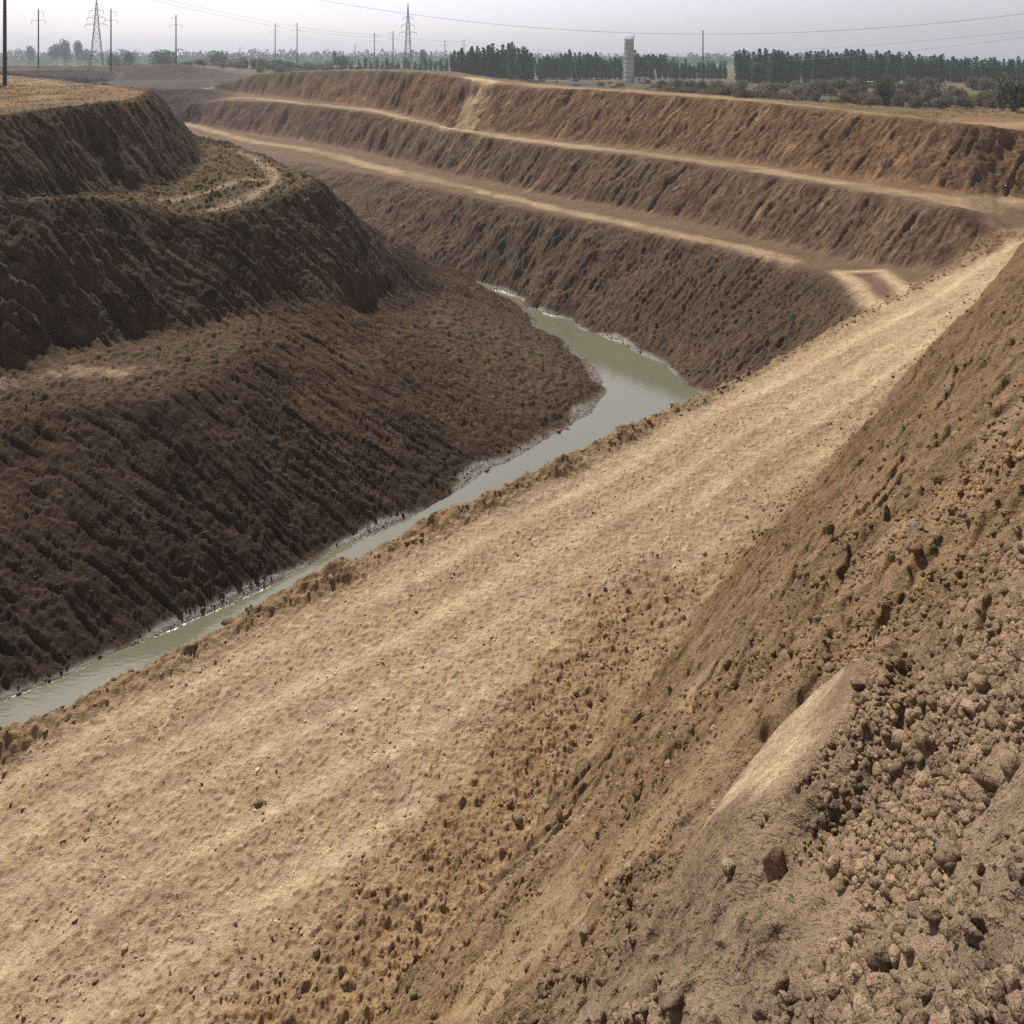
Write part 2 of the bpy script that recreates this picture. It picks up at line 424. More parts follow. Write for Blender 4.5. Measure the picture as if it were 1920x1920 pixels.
def terrain(x, y, full=False):
    """height, soil colour and wetness at the points (x, y)"""
    r = np.hypot(x, y)
    inside = 1 - sstep(350, 470, r)
    w = np.clip(r / 60, 0.25, 1.6)
    wx = x + 0.55 * fbm(x / 3.1, y / 3.1, 3, 1) * w * 1.3
    wy = y + 0.55 * fbm(x / 3.1, y / 3.1, 3, 5) * w * 1.3
    h = samp(HG, wx, wy)
    h = h * inside + (-9.0) * (1 - inside)
    sl = samp(SLOPE, x, y)
    road = samp(M_road, wx, wy); near = samp(M_near, wx, wy); mound = samp(M_mound, wx, wy); apron = samp(M_apron, wx, wy)
    low = samp(M_lowfar, wx, wy); s2 = samp(M_s2, wx, wy); s3 = samp(M_s3, wx, wy); ledge = samp(M_ledge, wx, wy); top = samp(M_top, wx, wy)
    plain = np.maximum(samp(M_plain, wx, wy), sstep(340, 400, r)); farp = samp(M_farpit, wx, wy) * inside; plain = plain * (1 - farp)
    t1 = samp(M_t1, wx, wy); t2 = samp(M_t2, wx, wy); t3 = samp(M_t3, wx, wy); t4 = samp(M_t4, x, y); t5 = samp(M_t5, x * .7 + wx * .3, y * .7 + wy * .3)
    t6 = samp(M_t6, wx, wy); t7 = samp(M_t7, wx, wy); t8 = samp(M_t8, wx, wy); edge = samp(M_edge, wx, wy)
    t2 = t2 * (1 - sstep(.2, .7, s3))
    trk = np.maximum.reduce([t1, t2, t3, t4, t5, t6, t7, t8 * .8])
    steep = sstep(0.25, 0.6, sl)
    n1 = fbm(x / 0.9, y / 0.9, 4, 20)
    n2 = fbm(x / 6.0, y / 6.0, 3, 30)
    n3 = fbm(x / 0.28, y / 0.28, 3, 40)
    n4 = noise(x / 0.09, y / 0.09, 50)
    far = r > 14
    def ridge_(s_): return 1.0 - np.sqrt(s_ * s_ + .02) * 2.0
    S1 = np.zeros_like(x); S2 = np.zeros_like(x); S3 = np.zeros_like(x)
    m = (steep > 0.02) & (r < 320)
    S1[m] = streaks(x[m], y[m], 0.5, 2.6, 6, 61)
    S3[m] = streaks(x[m], y[m], 1.45, 5.5, 6, 67)
    m2 = m & (r < 110)
    S2[m2] = streaks(x[m2], y[m2], 0.26, 1.1, 5, 71)
    R1 = ridge_(S1); R3 = ridge_(S3); R2 = ridge_(S2)
    lump = np.abs(fbm(x / 0.7, y / 0.7, 3, 80)) * 2 - 0.4
    flat = 1 - steep
    # relief by kind of ground
    d = np.zeros_like(x)
    d += steep * (s2 + s3 + farp * .8) * (0.14 * S1 + .10 * R1 + 0.06 * S3 + 0.13 * n1 + .10 * lump + .13 * fbm(x / .5, y / .5, 2, 44))
    d += steep * low * (0.05 * S1 + 0.10 * S2 + 0.20 * lump + .15 * n3 + .08 * n1)
    am = .65 + .6 * sstep(-.3, .4, n2)
    d += steep * apron * (1 - mound) * am * (0.025 * S1 + 0.09 * S2 + .11 * R2 + 0.09 * lump + 0.09 * n3)
    d += flat * apron * (1 - mound) * (1 - t6) * (0.22 * lump + 0.10 * n3)
    d += steep * mound * (0.10 * S1 + 0.15 * S2 + .10 * R1 + .11 * R2 + 0.12 * S3 + 0.12 * n1 + .13 * n3 + .10 * lump)
    gul = np.exp(-((x + 24.5) ** 2 / 30.0 + (y - 41.5) ** 2 / 14.0)) * mound
    d += gul * steep * (.75 * R3 + .2 * S3)
    d += ledge * flat * (1 - t7) * (0.42 * lump + 0.12 * n3)
    d += top * (0.25 * n2 + 0.10 * n1)
    nr = np.clip(r / 12.0, 0.28, 1.0)
    cl1 = sstep(.02, .40, fbm(x / .34, y / .34, 3, 201)); cl2 = sstep(.05, .45, fbm(x / .12, y / .12, 2, 207))
    rg = 1 - np.abs(fbm(x / 1.1, y / 1.1, 4, 211)) * 2.2
    smooth = sstep(.12, .45, fbm(x / 2.6, y / 2.6, 2, 215) + .15 * S3) * near
    rough = near * (1 - .85 * smooth)
    d += near * nr * (0.08 * S1 + 0.07 * S2 + 0.22 * S3) * 1.0
    d += rough * (nr * (.16 * n1 + .13 * rg) + .085 * cl1 + .035 * cl2 + .05 * n3 + .012 * n4)
    # slump scars on the near slope: ledges broken off across the fall line
    sc = samp(DX, x, y) * 0 + noise(x / 1.7, y / 1.7, 91)
    sc = sc + .35 * n1
    scar = (sstep(0.0, 0.05, sc) + sstep(.35, .40, sc) + sstep(-.32, -.27, sc)) * near
    d += scar * 0.10 * nr
    hum = sstep(0.05, 0.45, fbm(x / 0.16, y / 0.16, 2, 101))
    rutc = (x * -0.56 + y * 0.83)
    alg = x * .82 + y * .57
    wob_ = .5 * noise(alg / 9.0, alg * 0, 175)
    lane = sum(np.exp(-((rutc + wob_ - c_) / .33) ** 2) for c_ in (25.5, 23.7, 22.2, 20.4, 18.6)) * road * (1 - near) * (.55 + .45 * sstep(-.3, .3, noise(alg / 5.0, rutc / 3.0, 177)))
    hum = hum * (1 - .55 * lane)
    d -= lane * .035
    d += road * (1 - near) * (0.05 * n2 + 0.02 * n1 + 0.055 * hum + 0.014 * n3 + 0.02 * np.sin(rutc * 2.6 + 1.5 * n2))
    tal = samp(M_toeb, x, y); talus = sstep(.10, .95, tal + .65 * fbm(x / 1.3, y / 1.3, 4, 221)) * (1 - near) * sstep(50, 20, r)
    d += talus * (.06 * n1 + .09 * cl1 + .04 * cl2 + .04 * n3)
    d += edge * (0.22 * n1 + 0.14 * n3 + .10 * lump)
    d += trk * 0.03 * n1
    d += plain * (0.35 * n2 + 0.12 * n1) * np.clip(inside + .2, 0, 1) * (1 - t3)
    d += farp * flat * 0.3 * n1
    face = np.zeros_like(x)
    k = r < 14
    if SCARP and k.any():
        q = scarp_at(x[k], y[k]); q2 = q + .06 * fbm(x[k] / .25, y[k] / .25, 3, 231)
        fb = fbm(x[k] / .13, y[k] / .13, 4, 233); sl_ = y[k] - 4.55 + (x[k] - 1.55) * -.3      # sharp along its upper left, frayed below
        face[k] = sstep(-.01, np.where(sl_ > 0, .05, .24), q2 + .08 * fb - np.where(sl_ > 0, 0, .05)) * (.78 + .5 * fb)
        w_ = sstep(-.35, .0, q)
        d[k] = d[k] * (1 - w_ * .93) + w_ * (SC_OFF + .03 * n2[k] + .012 * n3[k]) - .05 * np.exp(-((q + .06) / .05) ** 2) * 1.0
    under = sstep(-21.55, -22.1, h)
    d *= (1 - under * 0.75)
    d *= (1 - np.maximum(.85 * t4, .5 * t2 * flat))
    z = h + d
    # ---------------------------------------------------------------- soil colours, with some shade put into the mound and apron
    def C(r_, g_, b_): return np.array((r_, g_, b_), np.float32)
    n = x.shape[0]
    col = np.tile(C(.15, .102, .065), (n, 1))
    def mix(c, f):
        nonlocal col
        f = np.clip(f, 0, 1)[:, None]
        col = col * (1 - f) + (c if c.ndim == 2 else c[None, :]) * f
    v1 = fbm(x / 14.0, y / 14.0, 3, 120); v2 = fbm(x / 2.4, y / 2.4, 4, 130); v3 = fbm(x / .45, y / .45, 3, 140)
    mix(C(.125, .082, .053), apron * (1 - mound))
    mix(C(.072, .046, .035), apron * (1 - mound) * steep * sstep(-.5, .35, v1 + v2 * .5) * .9)  # moist soil, darkened further to deepen the bank's shade
    mix(C(.118, .084, .057), apron * flat * .8)
    mix(C(.125, .085, .056), mound)
    mix(C(.065, .042, .031), mound * steep * sstep(-.1, .4, S1 * .5 + v2))  # steep faces coloured darker to deepen their shade
    mix(C(.23, .185, .125), mound * steep * sstep(.25, .8, S1 * .45 + S3 * .35 - v2 * .4) * .85)
    mix(C(.17, .12, .07), mound * flat)
    mix(C(.095, .085, .04), np.maximum(ledge, top) * sstep(-.05, .25, v2) * .75)
    mix(C(.25, .155, .085), top * sstep(-.35, .2, v1) * .85)
    mix(C(.145, .10, .07), low)
    mix(C(.095, .063, .043), low * sstep(-.35, .3, v1 + .5 * v2) * sstep(80, 45, y))
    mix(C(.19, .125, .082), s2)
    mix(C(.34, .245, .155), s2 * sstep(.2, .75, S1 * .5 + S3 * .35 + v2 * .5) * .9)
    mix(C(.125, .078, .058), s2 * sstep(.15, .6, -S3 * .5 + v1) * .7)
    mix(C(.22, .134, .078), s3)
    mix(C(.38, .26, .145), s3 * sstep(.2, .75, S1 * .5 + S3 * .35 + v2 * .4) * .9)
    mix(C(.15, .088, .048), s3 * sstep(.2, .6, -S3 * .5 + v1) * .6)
    mix(C(.075, .056, .048), farp)
    mix(C(.22, .14, .085), plain); mix(C(.085, .085, .05), plain * sstep(110, 190, r))
    mix(C(.15, .125, .07), plain * sstep(-.1, .2, v1 * .6 + v2 * .6) * .75)
    mix(C(.26, .18, .108), near)
    mix(C(.175, .115, .063), near * sstep(10, 30, r) * .75)
    mix(C(.25, .188, .137), near * sstep(7, 3, r) * .9)
    mix(C(.34, .25, .16), smooth * sstep(26, 10, r) * .6); mix(C(.52, .41, .275), face)
    mix(C(.455, .345, .235), road * (1 - near))
    mix(C(.33, .23, .148), road * (1 - near) * np.clip(sstep(-.05, .4, v2) * .55 + sstep(0, .4, v3) * .4 + sstep(.1, .5, np.sin(rutc * 2.6 + 1.5 * n2)) * .2, 0, 1))
    mix(C(.33, .23, .148), road * (1 - near) * sstep(-.05, .35, fbm(rutc / 1.1, alg / 16.0, 3, 171)) * .75)
    mix(C(.54, .43, .30), lane * .7)
    mix(C(.58, .47, .33), road * (1 - near) * sstep(.47, .55, noise(x / .45, y / .2, 160)) * .6)
    mix(C(.30, .205, .12), talus * .85)
    mix(C(.26, .18, .105), edge * .9)
    mix(C(.35, .26, .168), np.maximum.reduce([t1 * (.55 + .45 * sstep(-.3, .25, v1 + .5 * v2)), t2 * (.6 + .4 * sstep(-.3, .2, v1 + .5 * v2)), t4]) * .95)
    mix(C(.47, .345, .215), sstep(.25, .6, t4))
    mix(C(.33, .22, .13), t3 * .9)
    mix(C(.42, .32, .21), t5)
    mix(C(.30, .23, .155), t6 * sstep(-.35, .45, v2 + v3 * .5))
    mix(C(.34, .26, .18), t7 * .8)
    mix(C(.42, .32, .22), t8 * .6)
    wetn = -21.86 + 0.22 * v2 + .22 * noise(x / 3.5, y / 3.5, 181)
    wet = sstep(wetn + .12, wetn - .15, z)
    damp = sstep(-20.9 + v2 * .6, -21.6, z) * (1 - road)
    mix(col * .72, damp * .8)
    mix(C(.15, .125, .105), wet)
    lum = col.mean(1, keepdims=True); col = lum + (col - lum) * 1.12
    col *= (1 + 0.25 * v2 + 0.32 * v3)[:, None]
    col = np.clip(col, 0.02, 0.8)
    zone = np.zeros(n, np.int8)
    zone[(road > .5) & (near < .5)] = 1
    zone[(t1 > .5)] = 2
    zone[(t2 > .5) | (t4 > .5)] = 3
    zone[(mound > .5) & (r < 240)] = 4
    zone[near > .5] = 5
    zone[t3 > .6] = 6
    if not full: return z, col, wet, zone
    wA = np.maximum(mound, apron) > .5; wN = near > .5
    dxx = np.where(wN, -.66, np.where(wA, .99, -.90)); dyy = np.where(wN, .75, np.where(wA, -.14, -.43))
    g1 = fbm(x / 5.0, y / 5.0, 2, 501) * 1.2
    sc_ = np.stack([x * dyy - y * dxx + g1, (x * dxx + y * dyy) * .2, z * .12], 1)
    wt_ = steep * np.clip(s2 + s3 + low * .35 + mound + apron + farp + near * .35, 0, 1) * (1 - wet)
    return z, col, wet, zone, sc_, wt_


def hit(px, row):
    """where the line of sight of a point of the photograph meets the land"""
    t = np.exp(np.linspace(math.log(1.2), math.log(600), 2600))
    x = (px - 960) / F * t; zz = -(row - HZ) / F * t
    g = terrain(x, t)[0]
    k = np.argmax(g > zz)
    return float(x[k]), float(t[k]), float(g[k])
for px, row in ((1322, 1565), (1362, 1500), (1400, 1440), (1430, 1405), (1478, 1352), (1530, 1300), (1585, 1255), (1612, 1262), (1580, 1345), (1520, 1425), (1462, 1490), (1400, 1540)):
    t = np.linspace(1.5, 14, 4000); x = (px - 960) / F * t
    k = np.argmax(samp(HG, x, t) + SC_OFF > -(row - HZ) / F * t)
    SCARP.append((float(x[k]), float(t[k])))
print("scarp", SCARP)


# ------------------------------------------------------------------ materials
def new_mat(name):
    m = bpy.data.materials.new(name); m.use_nodes = True
    nt = m.node_tree
    return m, nt, nt.nodes["Principled BSDF"]


def simple_mat(name, col, rough=.7, metal=0.0, var=0.15, scale=8.0, spec=.3):
    m, nt, b = new_mat(name)
    tc = nt.nodes.new("ShaderNodeTexCoord"); n = nt.nodes.new("ShaderNodeTexNoise")
    n.inputs["Scale"].default_value = scale; n.inputs["Detail"].default_value = 4
    nt.links.new(tc.outputs["Object"], n.inputs["Vector"])
    r = nt.nodes.new("ShaderNodeValToRGB")
    r.color_ramp.elements[0].position = .3; r.color_ramp.elements[1].position = .7
    r.color_ramp.elements[0].color = tuple(c * (1 - var) for c in col) + (1,)
    r.color_ramp.elements[1].color = tuple(min(1, c * (1 + var)) for c in col) + (1,)
    nt.links.new(n.outputs["Fac"], r.inputs["Fac"]); nt.links.new(r.outputs["Color"], b.inputs["Base Color"])
    b.inputs["Roughness"].default_value = rough; b.inputs["Metallic"].default_value = metal
    b.inputs["Specular IOR Level"].default_value = spec
    return m


def soil_mat():
    m, nt, b = new_mat("soil")
    at = nt.nodes.new("ShaderNodeAttribute"); at.attribute_name = "soil"
    tc = nt.nodes.new("ShaderNodeTexCoord")
    def nz(scale, det=5, rough=.65):
        n = nt.nodes.new("ShaderNodeTexNoise"); n.inputs["Scale"].default_value = scale
        n.inputs["Detail"].default_value = det; n.inputs["Roughness"].default_value = rough
        nt.links.new(tc.outputs["Object"], n.inputs["Vector"]); return n
    a = nz(3.0); e7 = nz(8.0, 4); c = nz(22.0); g = nz(110.0, 3)
    def mr(n, lo, hi, f0=.3, f1=.7):
        k = nt.nodes.new("ShaderNodeMapRange"); k.inputs["From Min"].default_value = f0; k.inputs["From Max"].default_value = f1
        k.inputs["To Min"].default_value = lo; k.inputs["To Max"].default_value = hi
        nt.links.new(n.outputs["Fac"], k.inputs["Value"]); return k
    m1 = mr(a, .84, 1.16); m2 = mr(c, .78, 1.22)
    mul = nt.nodes.new("ShaderNodeMath"); mul.operation = 'MULTIPLY'
    nt.links.new(m1.outputs[0], mul.inputs[0]); nt.links.new(m2.outputs[0], mul.inputs[1])
    ga = nt.nodes.new("ShaderNodeAttribute"); ga.attribute_name = "grain"; gw = nt.nodes.new("ShaderNodeAttribute"); gw.attribute_name = "grain_weight"
    s1 = nt.nodes.new("ShaderNodeTexNoise"); s1.inputs["Scale"].default_value = 2.6; s1.inputs["Detail"].default_value = 6; s1.inputs["Roughness"].default_value = .72
    nt.links.new(ga.outputs["Vector"], s1.inputs["Vector"])
    sm = mr(s1, -.5, .55, .32, .68)  # lit crests and dark grooves put into the soil colour
    sw = nt.nodes.new("ShaderNodeMath"); sw.operation = 'MULTIPLY_ADD'; sw.inputs[2].default_value = 1.0
    nt.links.new(sm.outputs[0], sw.inputs[0]); nt.links.new(gw.outputs["Fac"], sw.inputs[1])
    mul0 = mul; mul = nt.nodes.new("ShaderNodeMath"); mul.operation = 'MULTIPLY'
    nt.links.new(mul0.outputs[0], mul.inputs[0]); nt.links.new(sw.outputs[0], mul.inputs[1])
    vm = nt.nodes.new("ShaderNodeVectorMath"); vm.operation = 'SCALE'
    nt.links.new(at.outputs["Color"], vm.inputs[0]); nt.links.new(mul.outputs[0], vm.inputs["Scale"])
    nt.links.new(vm.outputs[0], b.inputs["Base Color"])
    # wet mud is smoother
    rr = nt.nodes.new("ShaderNodeMapRange"); rr.inputs["To Min"].default_value = .95; rr.inputs["To Max"].default_value = .28
    nt.links.new(at.outputs["Alpha"], rr.inputs["Value"]); nt.links.new(rr.outputs[0], b.inputs["Roughness"])
    sp = nt.nodes.new("ShaderNodeMapRange"); sp.inputs["To Min"].default_value = .12; sp.inputs["To Max"].default_value = .7
    nt.links.new(at.outputs["Alpha"], sp.inputs["Value"]); nt.links.new(sp.outputs[0], b.inputs["Specular IOR Level"])
    b1 = nt.nodes.new("ShaderNodeBump"); b1.inputs["Distance"].default_value = .06; b1.inputs["Strength"].default_value = .7
    nt.links.new(c.outputs["Fac"], b1.inputs["Height"])
    b7 = nt.nodes.new("ShaderNodeBump"); b7.inputs["Distance"].default_value = .13; b7.inputs["Strength"].default_value = .75
    nt.links.new(e7.outputs["Fac"], b7.inputs["Height"]); nt.links.new(b7.outputs[0], b1.inputs["Normal"])
    b0 = nt.nodes.new("ShaderNodeBump"); b0.inputs["Distance"].default_value = .012; b0.inputs["Strength"].default_value = .7
    nt.links.new(g.outputs["Fac"], b0.inputs["Height"]); nt.links.new(b1.outputs[0], b0.inputs["Normal"])
    # marks left down the cut faces
    hs_ = nt.nodes.new("ShaderNodeMath"); hs_.operation = 'MULTIPLY'
    nt.links.new(s1.outputs["Fac"], hs_.inputs[0]); nt.links.new(gw.outputs["Fac"], hs_.inputs[1])
    b2 = nt.nodes.new("ShaderNodeBump"); b2.inputs["Distance"].default_value = .8; b2.inputs["Strength"].default_value = 1.0
    nt.links.new(hs_.outputs[0], b2.inputs["Height"]); nt.links.new(b2.outputs[0], b7.inputs["Normal"])
    nt.links.new(b0.outputs[0], b.inputs["Normal"])
    return m


SOIL = soil_mat()


def mesh_np(name, verts, faces_flat, nper, mat, attr=None, smooth=True, matidx=None):
    me = bpy.data.meshes.new(name)
    nv = len(verts); nf = len(faces_flat) // nper
    me.vertices.add(nv); me.vertices.foreach_set("co", np.ascontiguousarray(verts, np.float32).ravel())
    me.loops.add(nf * nper); me.loops.foreach_set("vertex_index", np.ascontiguousarray(faces_flat, np.int32))
    me.polygons.add(nf)
    me.polygons.foreach_set("loop_start", np.arange(0, nf * nper, nper, dtype=np.int32))
    if attr is not None:
        a = me.attributes.new("soil", 'FLOAT_COLOR', 'POINT')
        a.data.foreach_set("color", np.ascontiguousarray(attr, np.float32).ravel())
    me.update(calc_edges=True)
    if smooth:
        me.polygons.foreach_set("use_smooth", np.ones(nf, bool))
    for mm in (mat if isinstance(mat, (list, tuple)) else [mat]): me.materials.append(mm)
    if matidx is not None: me.polygons.foreach_set("material_index", np.ascontiguousarray(matidx, np.int32))
    return me


def link(name, me, parent=None, loc=None, rz=0):
    o = bpy.data.objects.new(name, me); COL.objects.link(o)
    if parent: o.parent = parent
    if loc is not None: o.location = loc
    if rz: o.rotation_euler[2] = rz
    return o


# ------------------------------------------------------------------ ground sheet (fan of rings, fine near the viewer, out to the horizon)
def ang_axis():
    a = list(np.arange(-0.62, 0.6201, 0.00145))
    st = 0.00145; v = 0.62; side = []
    while v < math.pi - .06:
        st = min(st * 1.12, 0.06); v += st; side.append(v)
    side = [s for s in side if s < math.pi - .02]
    return np.array([-s for s in side[::-1]] + a + side)
TH = ang_axis()
rr = [0.3]
while rr[-1] < 3000:
    r0 = rr[-1]
    k = 0.006 if r0 < 1.8 else (0.0027 if r0 < 12 else 0.0019 if r0 < 110 else 0.0027 if r0 < 150 else (0.0045 if r0 < 300 else 0.02))
    rr.append(r0 * (1 + k))
RR = np.array(rr)
NT, NR = len(TH), len(RR)
print("grid", NT, NR, NT * NR)
X = (np.sin(TH)[None, :] * RR[:, None]).ravel(); Y = (np.cos(TH)[None, :] * RR[:, None]).ravel()
Z = np.empty_like(X); CO = np.empty((len(X), 4), np.float32); SCO = np.empty((len(X), 3), np.float32); STW = np.empty(len(X), np.float32); ZO = np.empty(len(X), np.int8)
CH = 400000
for s in range(0, len(X), CH):
    z, c, w, zo, sc1, w1 = terrain(X[s:s + CH], Y[s:s + CH], True); SCO[s:s + CH] = sc1; STW[s:s + CH] = w1
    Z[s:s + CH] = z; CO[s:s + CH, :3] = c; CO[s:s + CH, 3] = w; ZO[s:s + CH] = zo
V = np.stack([X, Y, Z], 1)
ii = (np.arange(NR - 1)[:, None] * NT + np.arange(NT)[None, :])
jn = np.roll(np.arange(NT), -1)
ii2 = np.arange(NR - 1)[:, None] * NT + jn[None, :]
Q = np.stack([ii, ii + NT, ii2 + NT, ii2], -1).reshape(-1, 4)
fz = ZO[Q[:, 0]]
names = {0: ("ground", "bare brown earth of the terraced pit and the plain around it", "ground"),
         1: ("haul_road", "wide pale dirt road running up beside the water", "road"),
         2: ("dirt_track", "pale wheel track along the lowest terrace above the water", "track"),
         3: ("dirt_track", "pale track along the middle terrace with a spur climbing the upper slope", "track"),
         4: ("spoil_hill", "dark streaked earth mound with a ledge, left of the water", "hill"),
         5: ("cut_slope", "steep lumpy earth slope falling from the viewer to the pale road", "slope"),
         6: ("dirt_track", "brown track along the top rim of the pit below the scrub", "track")}
for k, (nm, lb, ct) in names.items():
    q = Q[fz == k]
    if len(q) == 0: continue
    u, inv = np.unique(q, return_inverse=True)
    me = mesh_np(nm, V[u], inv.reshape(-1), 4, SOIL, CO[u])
    a_ = me.attributes.new("grain", 'FLOAT_VECTOR', 'POINT'); a_.data.foreach_set("vector", np.ascontiguousarray(SCO[u]).ravel())
    a_ = me.attributes.new("grain_weight", 'FLOAT', 'POINT'); a_.data.foreach_set("value", np.ascontiguousarray(STW[u]))
    tag(link(nm, me), lb, ct, kind="structure")

# ------------------------------------------------------------------ water
m, nt, b = new_mat("murky_water")
b.inputs["Base Color"].default_value = (.135, .145, .075, 1); b.inputs["Roughness"].default_value = .07
b.inputs["Specular IOR Level"].default_value = .5; b.inputs["IOR"].default_value = 2.4
tc = nt.nodes.new("ShaderNodeTexCoord"); n1_ = nt.nodes.new("ShaderNodeTexNoise"); n1_.inputs["Scale"].default_value = 5.0; n1_.inputs["Detail"].default_value = 3
mp = nt.nodes.new("ShaderNodeMapping"); mp.inputs["Rotation"].default_value = (0, 0, .6); mp.inputs["Scale"].default_value = (.5, 1.4, 1)
nt.links.new(tc.outputs["Object"], mp.inputs["Vector"]); nt.links.new(mp.outputs[0], n1_.inputs["Vector"])
bp = nt.nodes.new("ShaderNodeBump"); bp.inputs["Distance"].default_value = .006; bp.inputs["Strength"].default_value = .6
nt.links.new(n1_.outputs["Fac"], bp.inputs["Height"]); nt.links.new(bp.outputs[0], b.inputs["Normal"])
n2_ = nt.nodes.new("ShaderNodeTexNoise"); n2_.inputs["Scale"].default_value = .12; n2_.inputs["Detail"].default_value = 3
nt.links.new(tc.outputs["Object"], n2_.inputs["Vector"])
cr = nt.nodes.new("ShaderNodeValToRGB"); cr.color_ramp.elements[0].position = .35; cr.color_ramp.elements[1].position = .65
cr.color_ramp.elements[0].color = (.15, .155, .10, 1); cr.color_ramp.elements[1].color = (.17, .16, .105, 1)
nt.links.new(n2_.outputs["Fac"], cr.inputs["Fac"]); nt.links.new(cr.outputs[0], b.inputs["Base Color"])
WATER = m
ol = [(p[0], p[1]) for p in shore_l]; orr = [(p[0], p[1]) for p in shore_n] ; ff = [(p[0], p[1]) for p in shore_f]
wv = [(-75, -20, ZW), (25, -20, ZW), (25, 175, ZW), (-75, 175, ZW)]
me = bpy.data.meshes.new("river_water"); me.from_pydata(wv, [], [(0, 1, 2, 3)]); me.materials.append(WATER)
tag(link("river_water", me), "narrow bending channel of murky green water at the pit bottom", "water", kind="structure")


def hgt(x, y):
    x = np.atleast_1d(np.asarray(x, float)); y = np.atleast_1d(np.asarray(y, float))
    return terrain(x, y)[0]


def h1(x, y):
    return float(hgt(x, y)[0])


# ------------------------------------------------------------------ haze
def box_mesh(name, x0, x1, y0, y1, z0, z1):
    v = [(x, y, z) for x in (x0, x1) for y in (y0, y1) for z in (z0, z1)]
    f = [(0, 1, 3, 2), (4, 6, 7, 5), (0, 4, 5, 1), (2, 3, 7, 6), (0, 2, 6, 4), (1, 5, 7, 3)]
    me = bpy.data.meshes.new(name); me.from_pydata(v, [], f); return me
hm = bpy.data.materials.new("haze_air"); hm.use_nodes = True; nt = hm.node_tree; nt.nodes.clear()
pv = nt.nodes.new("ShaderNodeVolumePrincipled"); mo = nt.nodes.new("ShaderNodeOutputMaterial")
pv.inputs["Color"].default_value = (.70, .76, .86, 1); pv.inputs["Density"].default_value = HAZE_DENSITY; pv.inputs["Anisotropy"].default_value = .25
nt.links.new(pv.outputs[0], mo.inputs["Volume"])
me = box_mesh("haze", -3100, 3100, -3100, 3100, -40, 52); me.materials.append(hm)
tag(link("haze", me), "pale blue dusty haze in the air over the pit and the plain", "haze", kind="stuff")

# ------------------------------------------------------------------ clods of earth
def ico(sub):
    import bmesh
    bm = bmesh.new(); bmesh.ops.create_icosphere(bm, subdivisions=sub, radius=1.0)
    v = np.array([p.co[:] for p in bm.verts], np.float32); f = np.array([[q.index for q in p.verts] for p in bm.faces], np.int32)
    bm.free(); return v, f
ICO1, ICO2, ICO3 = ico(1), ico(2), ico(3)


def rock_variants(base, n, amp, seed):
    v, f = base; R = np.random.RandomState(seed); out = []
    for i in range(n):
        w = v.copy()
        for k in range(7):                         # broken faces
            d = R.normal(size=3); d /= np.linalg.norm(d); c = R.uniform(.45, .85)
            t = w @ d; w -= np.clip(t - c, 0, None)[:, None] * d[None, :] * .9
        o = R.uniform(0, 50, 3)
        nn = np.sin(v[:, 0] * 5.1 + o[0] + 2 * np.sin(v[:, 1] * 4 + o[1])) * np.cos(v[:, 2] * 4.7 + o[2])
        w *= (1 + amp * nn + R.normal(0, amp * .45, len(v)))[:, None]
        out.append(w.astype(np.float32))
    return out, f
CL1 = rock_variants(ICO1, 8, .10, 3); CL2 = rock_variants(ICO2, 10, .13, 4)


def scatter(name, xs, ys, sizes, variants, label, cat, flat=.75, sink=.3, colvar=.18, tintc=(1, 1, 1), smooth=False, wetk=None):
    z, c, w, _ = terrain(xs, ys)
    vars_, f = variants
    n = len(xs); nv = len(vars_[0]); nf = len(f)
    V_ = np.empty((n, nv, 3), np.float32); C_ = np.empty((n, nv, 4), np.float32)
    F_ = (f[None] + (np.arange(n) * nv)[:, None, None]).reshape(-1)
    R = RS
    yaw = R.uniform(0, 6.28, n); tilt = R.normal(0, .5, n)
    vi = R.randint(0, len(vars_), n)
    sc = np.stack([sizes * R.uniform(.8, 1.35, n), sizes * R.uniform(.75, 1.1, n), sizes * flat * R.uniform(.7, 1.15, n)], 1)
    allv = np.array(vars_)[vi] * sc[:, None, :]
    cy, sy, ct, st = np.cos(yaw), np.sin(yaw), np.cos(tilt), np.sin(tilt)
    x_ = allv[..., 0]; y_ = allv[..., 1] * ct[:, None] - allv[..., 2] * st[:, None]; z_ = allv[..., 1] * st[:, None] + allv[..., 2] * ct[:, None]
    V_[..., 0] = x_ * cy[:, None] - y_ * sy[:, None] + xs[:, None]
    V_[..., 1] = x_ * sy[:, None] + y_ * cy[:, None] + ys[:, None]
    V_[..., 2] = z_ + (z + sizes * flat * (1 - 2 * sink) * .6)[:, None]
    cc = c * np.clip(1 + R.normal(0, colvar, n), .5, 1.6)[:, None] * np.array(tintc)[None]
    C_[..., :3] = cc[:, None, :]; C_[..., 3] = w[:, None]
    me_ = mesh_np(name, V_.reshape(-1, 3), F_, 3, SOIL, C_.reshape(-1, 4), smooth=smooth)
    return tag(link(name, me_), label, cat, kind="stuff")


def masked(n, x0, x1, y0, y1, mask, thr=.5, extra=None):
    xs = RS.uniform(x0, x1, n); ys = RS.uniform(y0, y1, n)
    k = samp(mask, xs, ys) > thr
    if extra is not None: k &= extra(xs, ys)
    return xs[k], ys[k]


def fan(n, r0, r1, a0, a1, mask, thr=.5, extra=None, p=1.0):
    """points spread between two distances from the foot of the slope's crest, denser near it"""
    u = RS.uniform(0, 1, n) ** p
    r = r0 * (r1 / r0) ** u; a = RS.uniform(math.radians(a0), math.radians(a1), n)
    xs, ys = r * np.sin(a), r * np.cos(a)
    k = samp(mask, xs, ys) > thr
    if extra is not None: k &= extra(xs, ys)
    return xs[k], ys[k]


def off_scarp(x, y): return scarp_at(x, y) < -.02


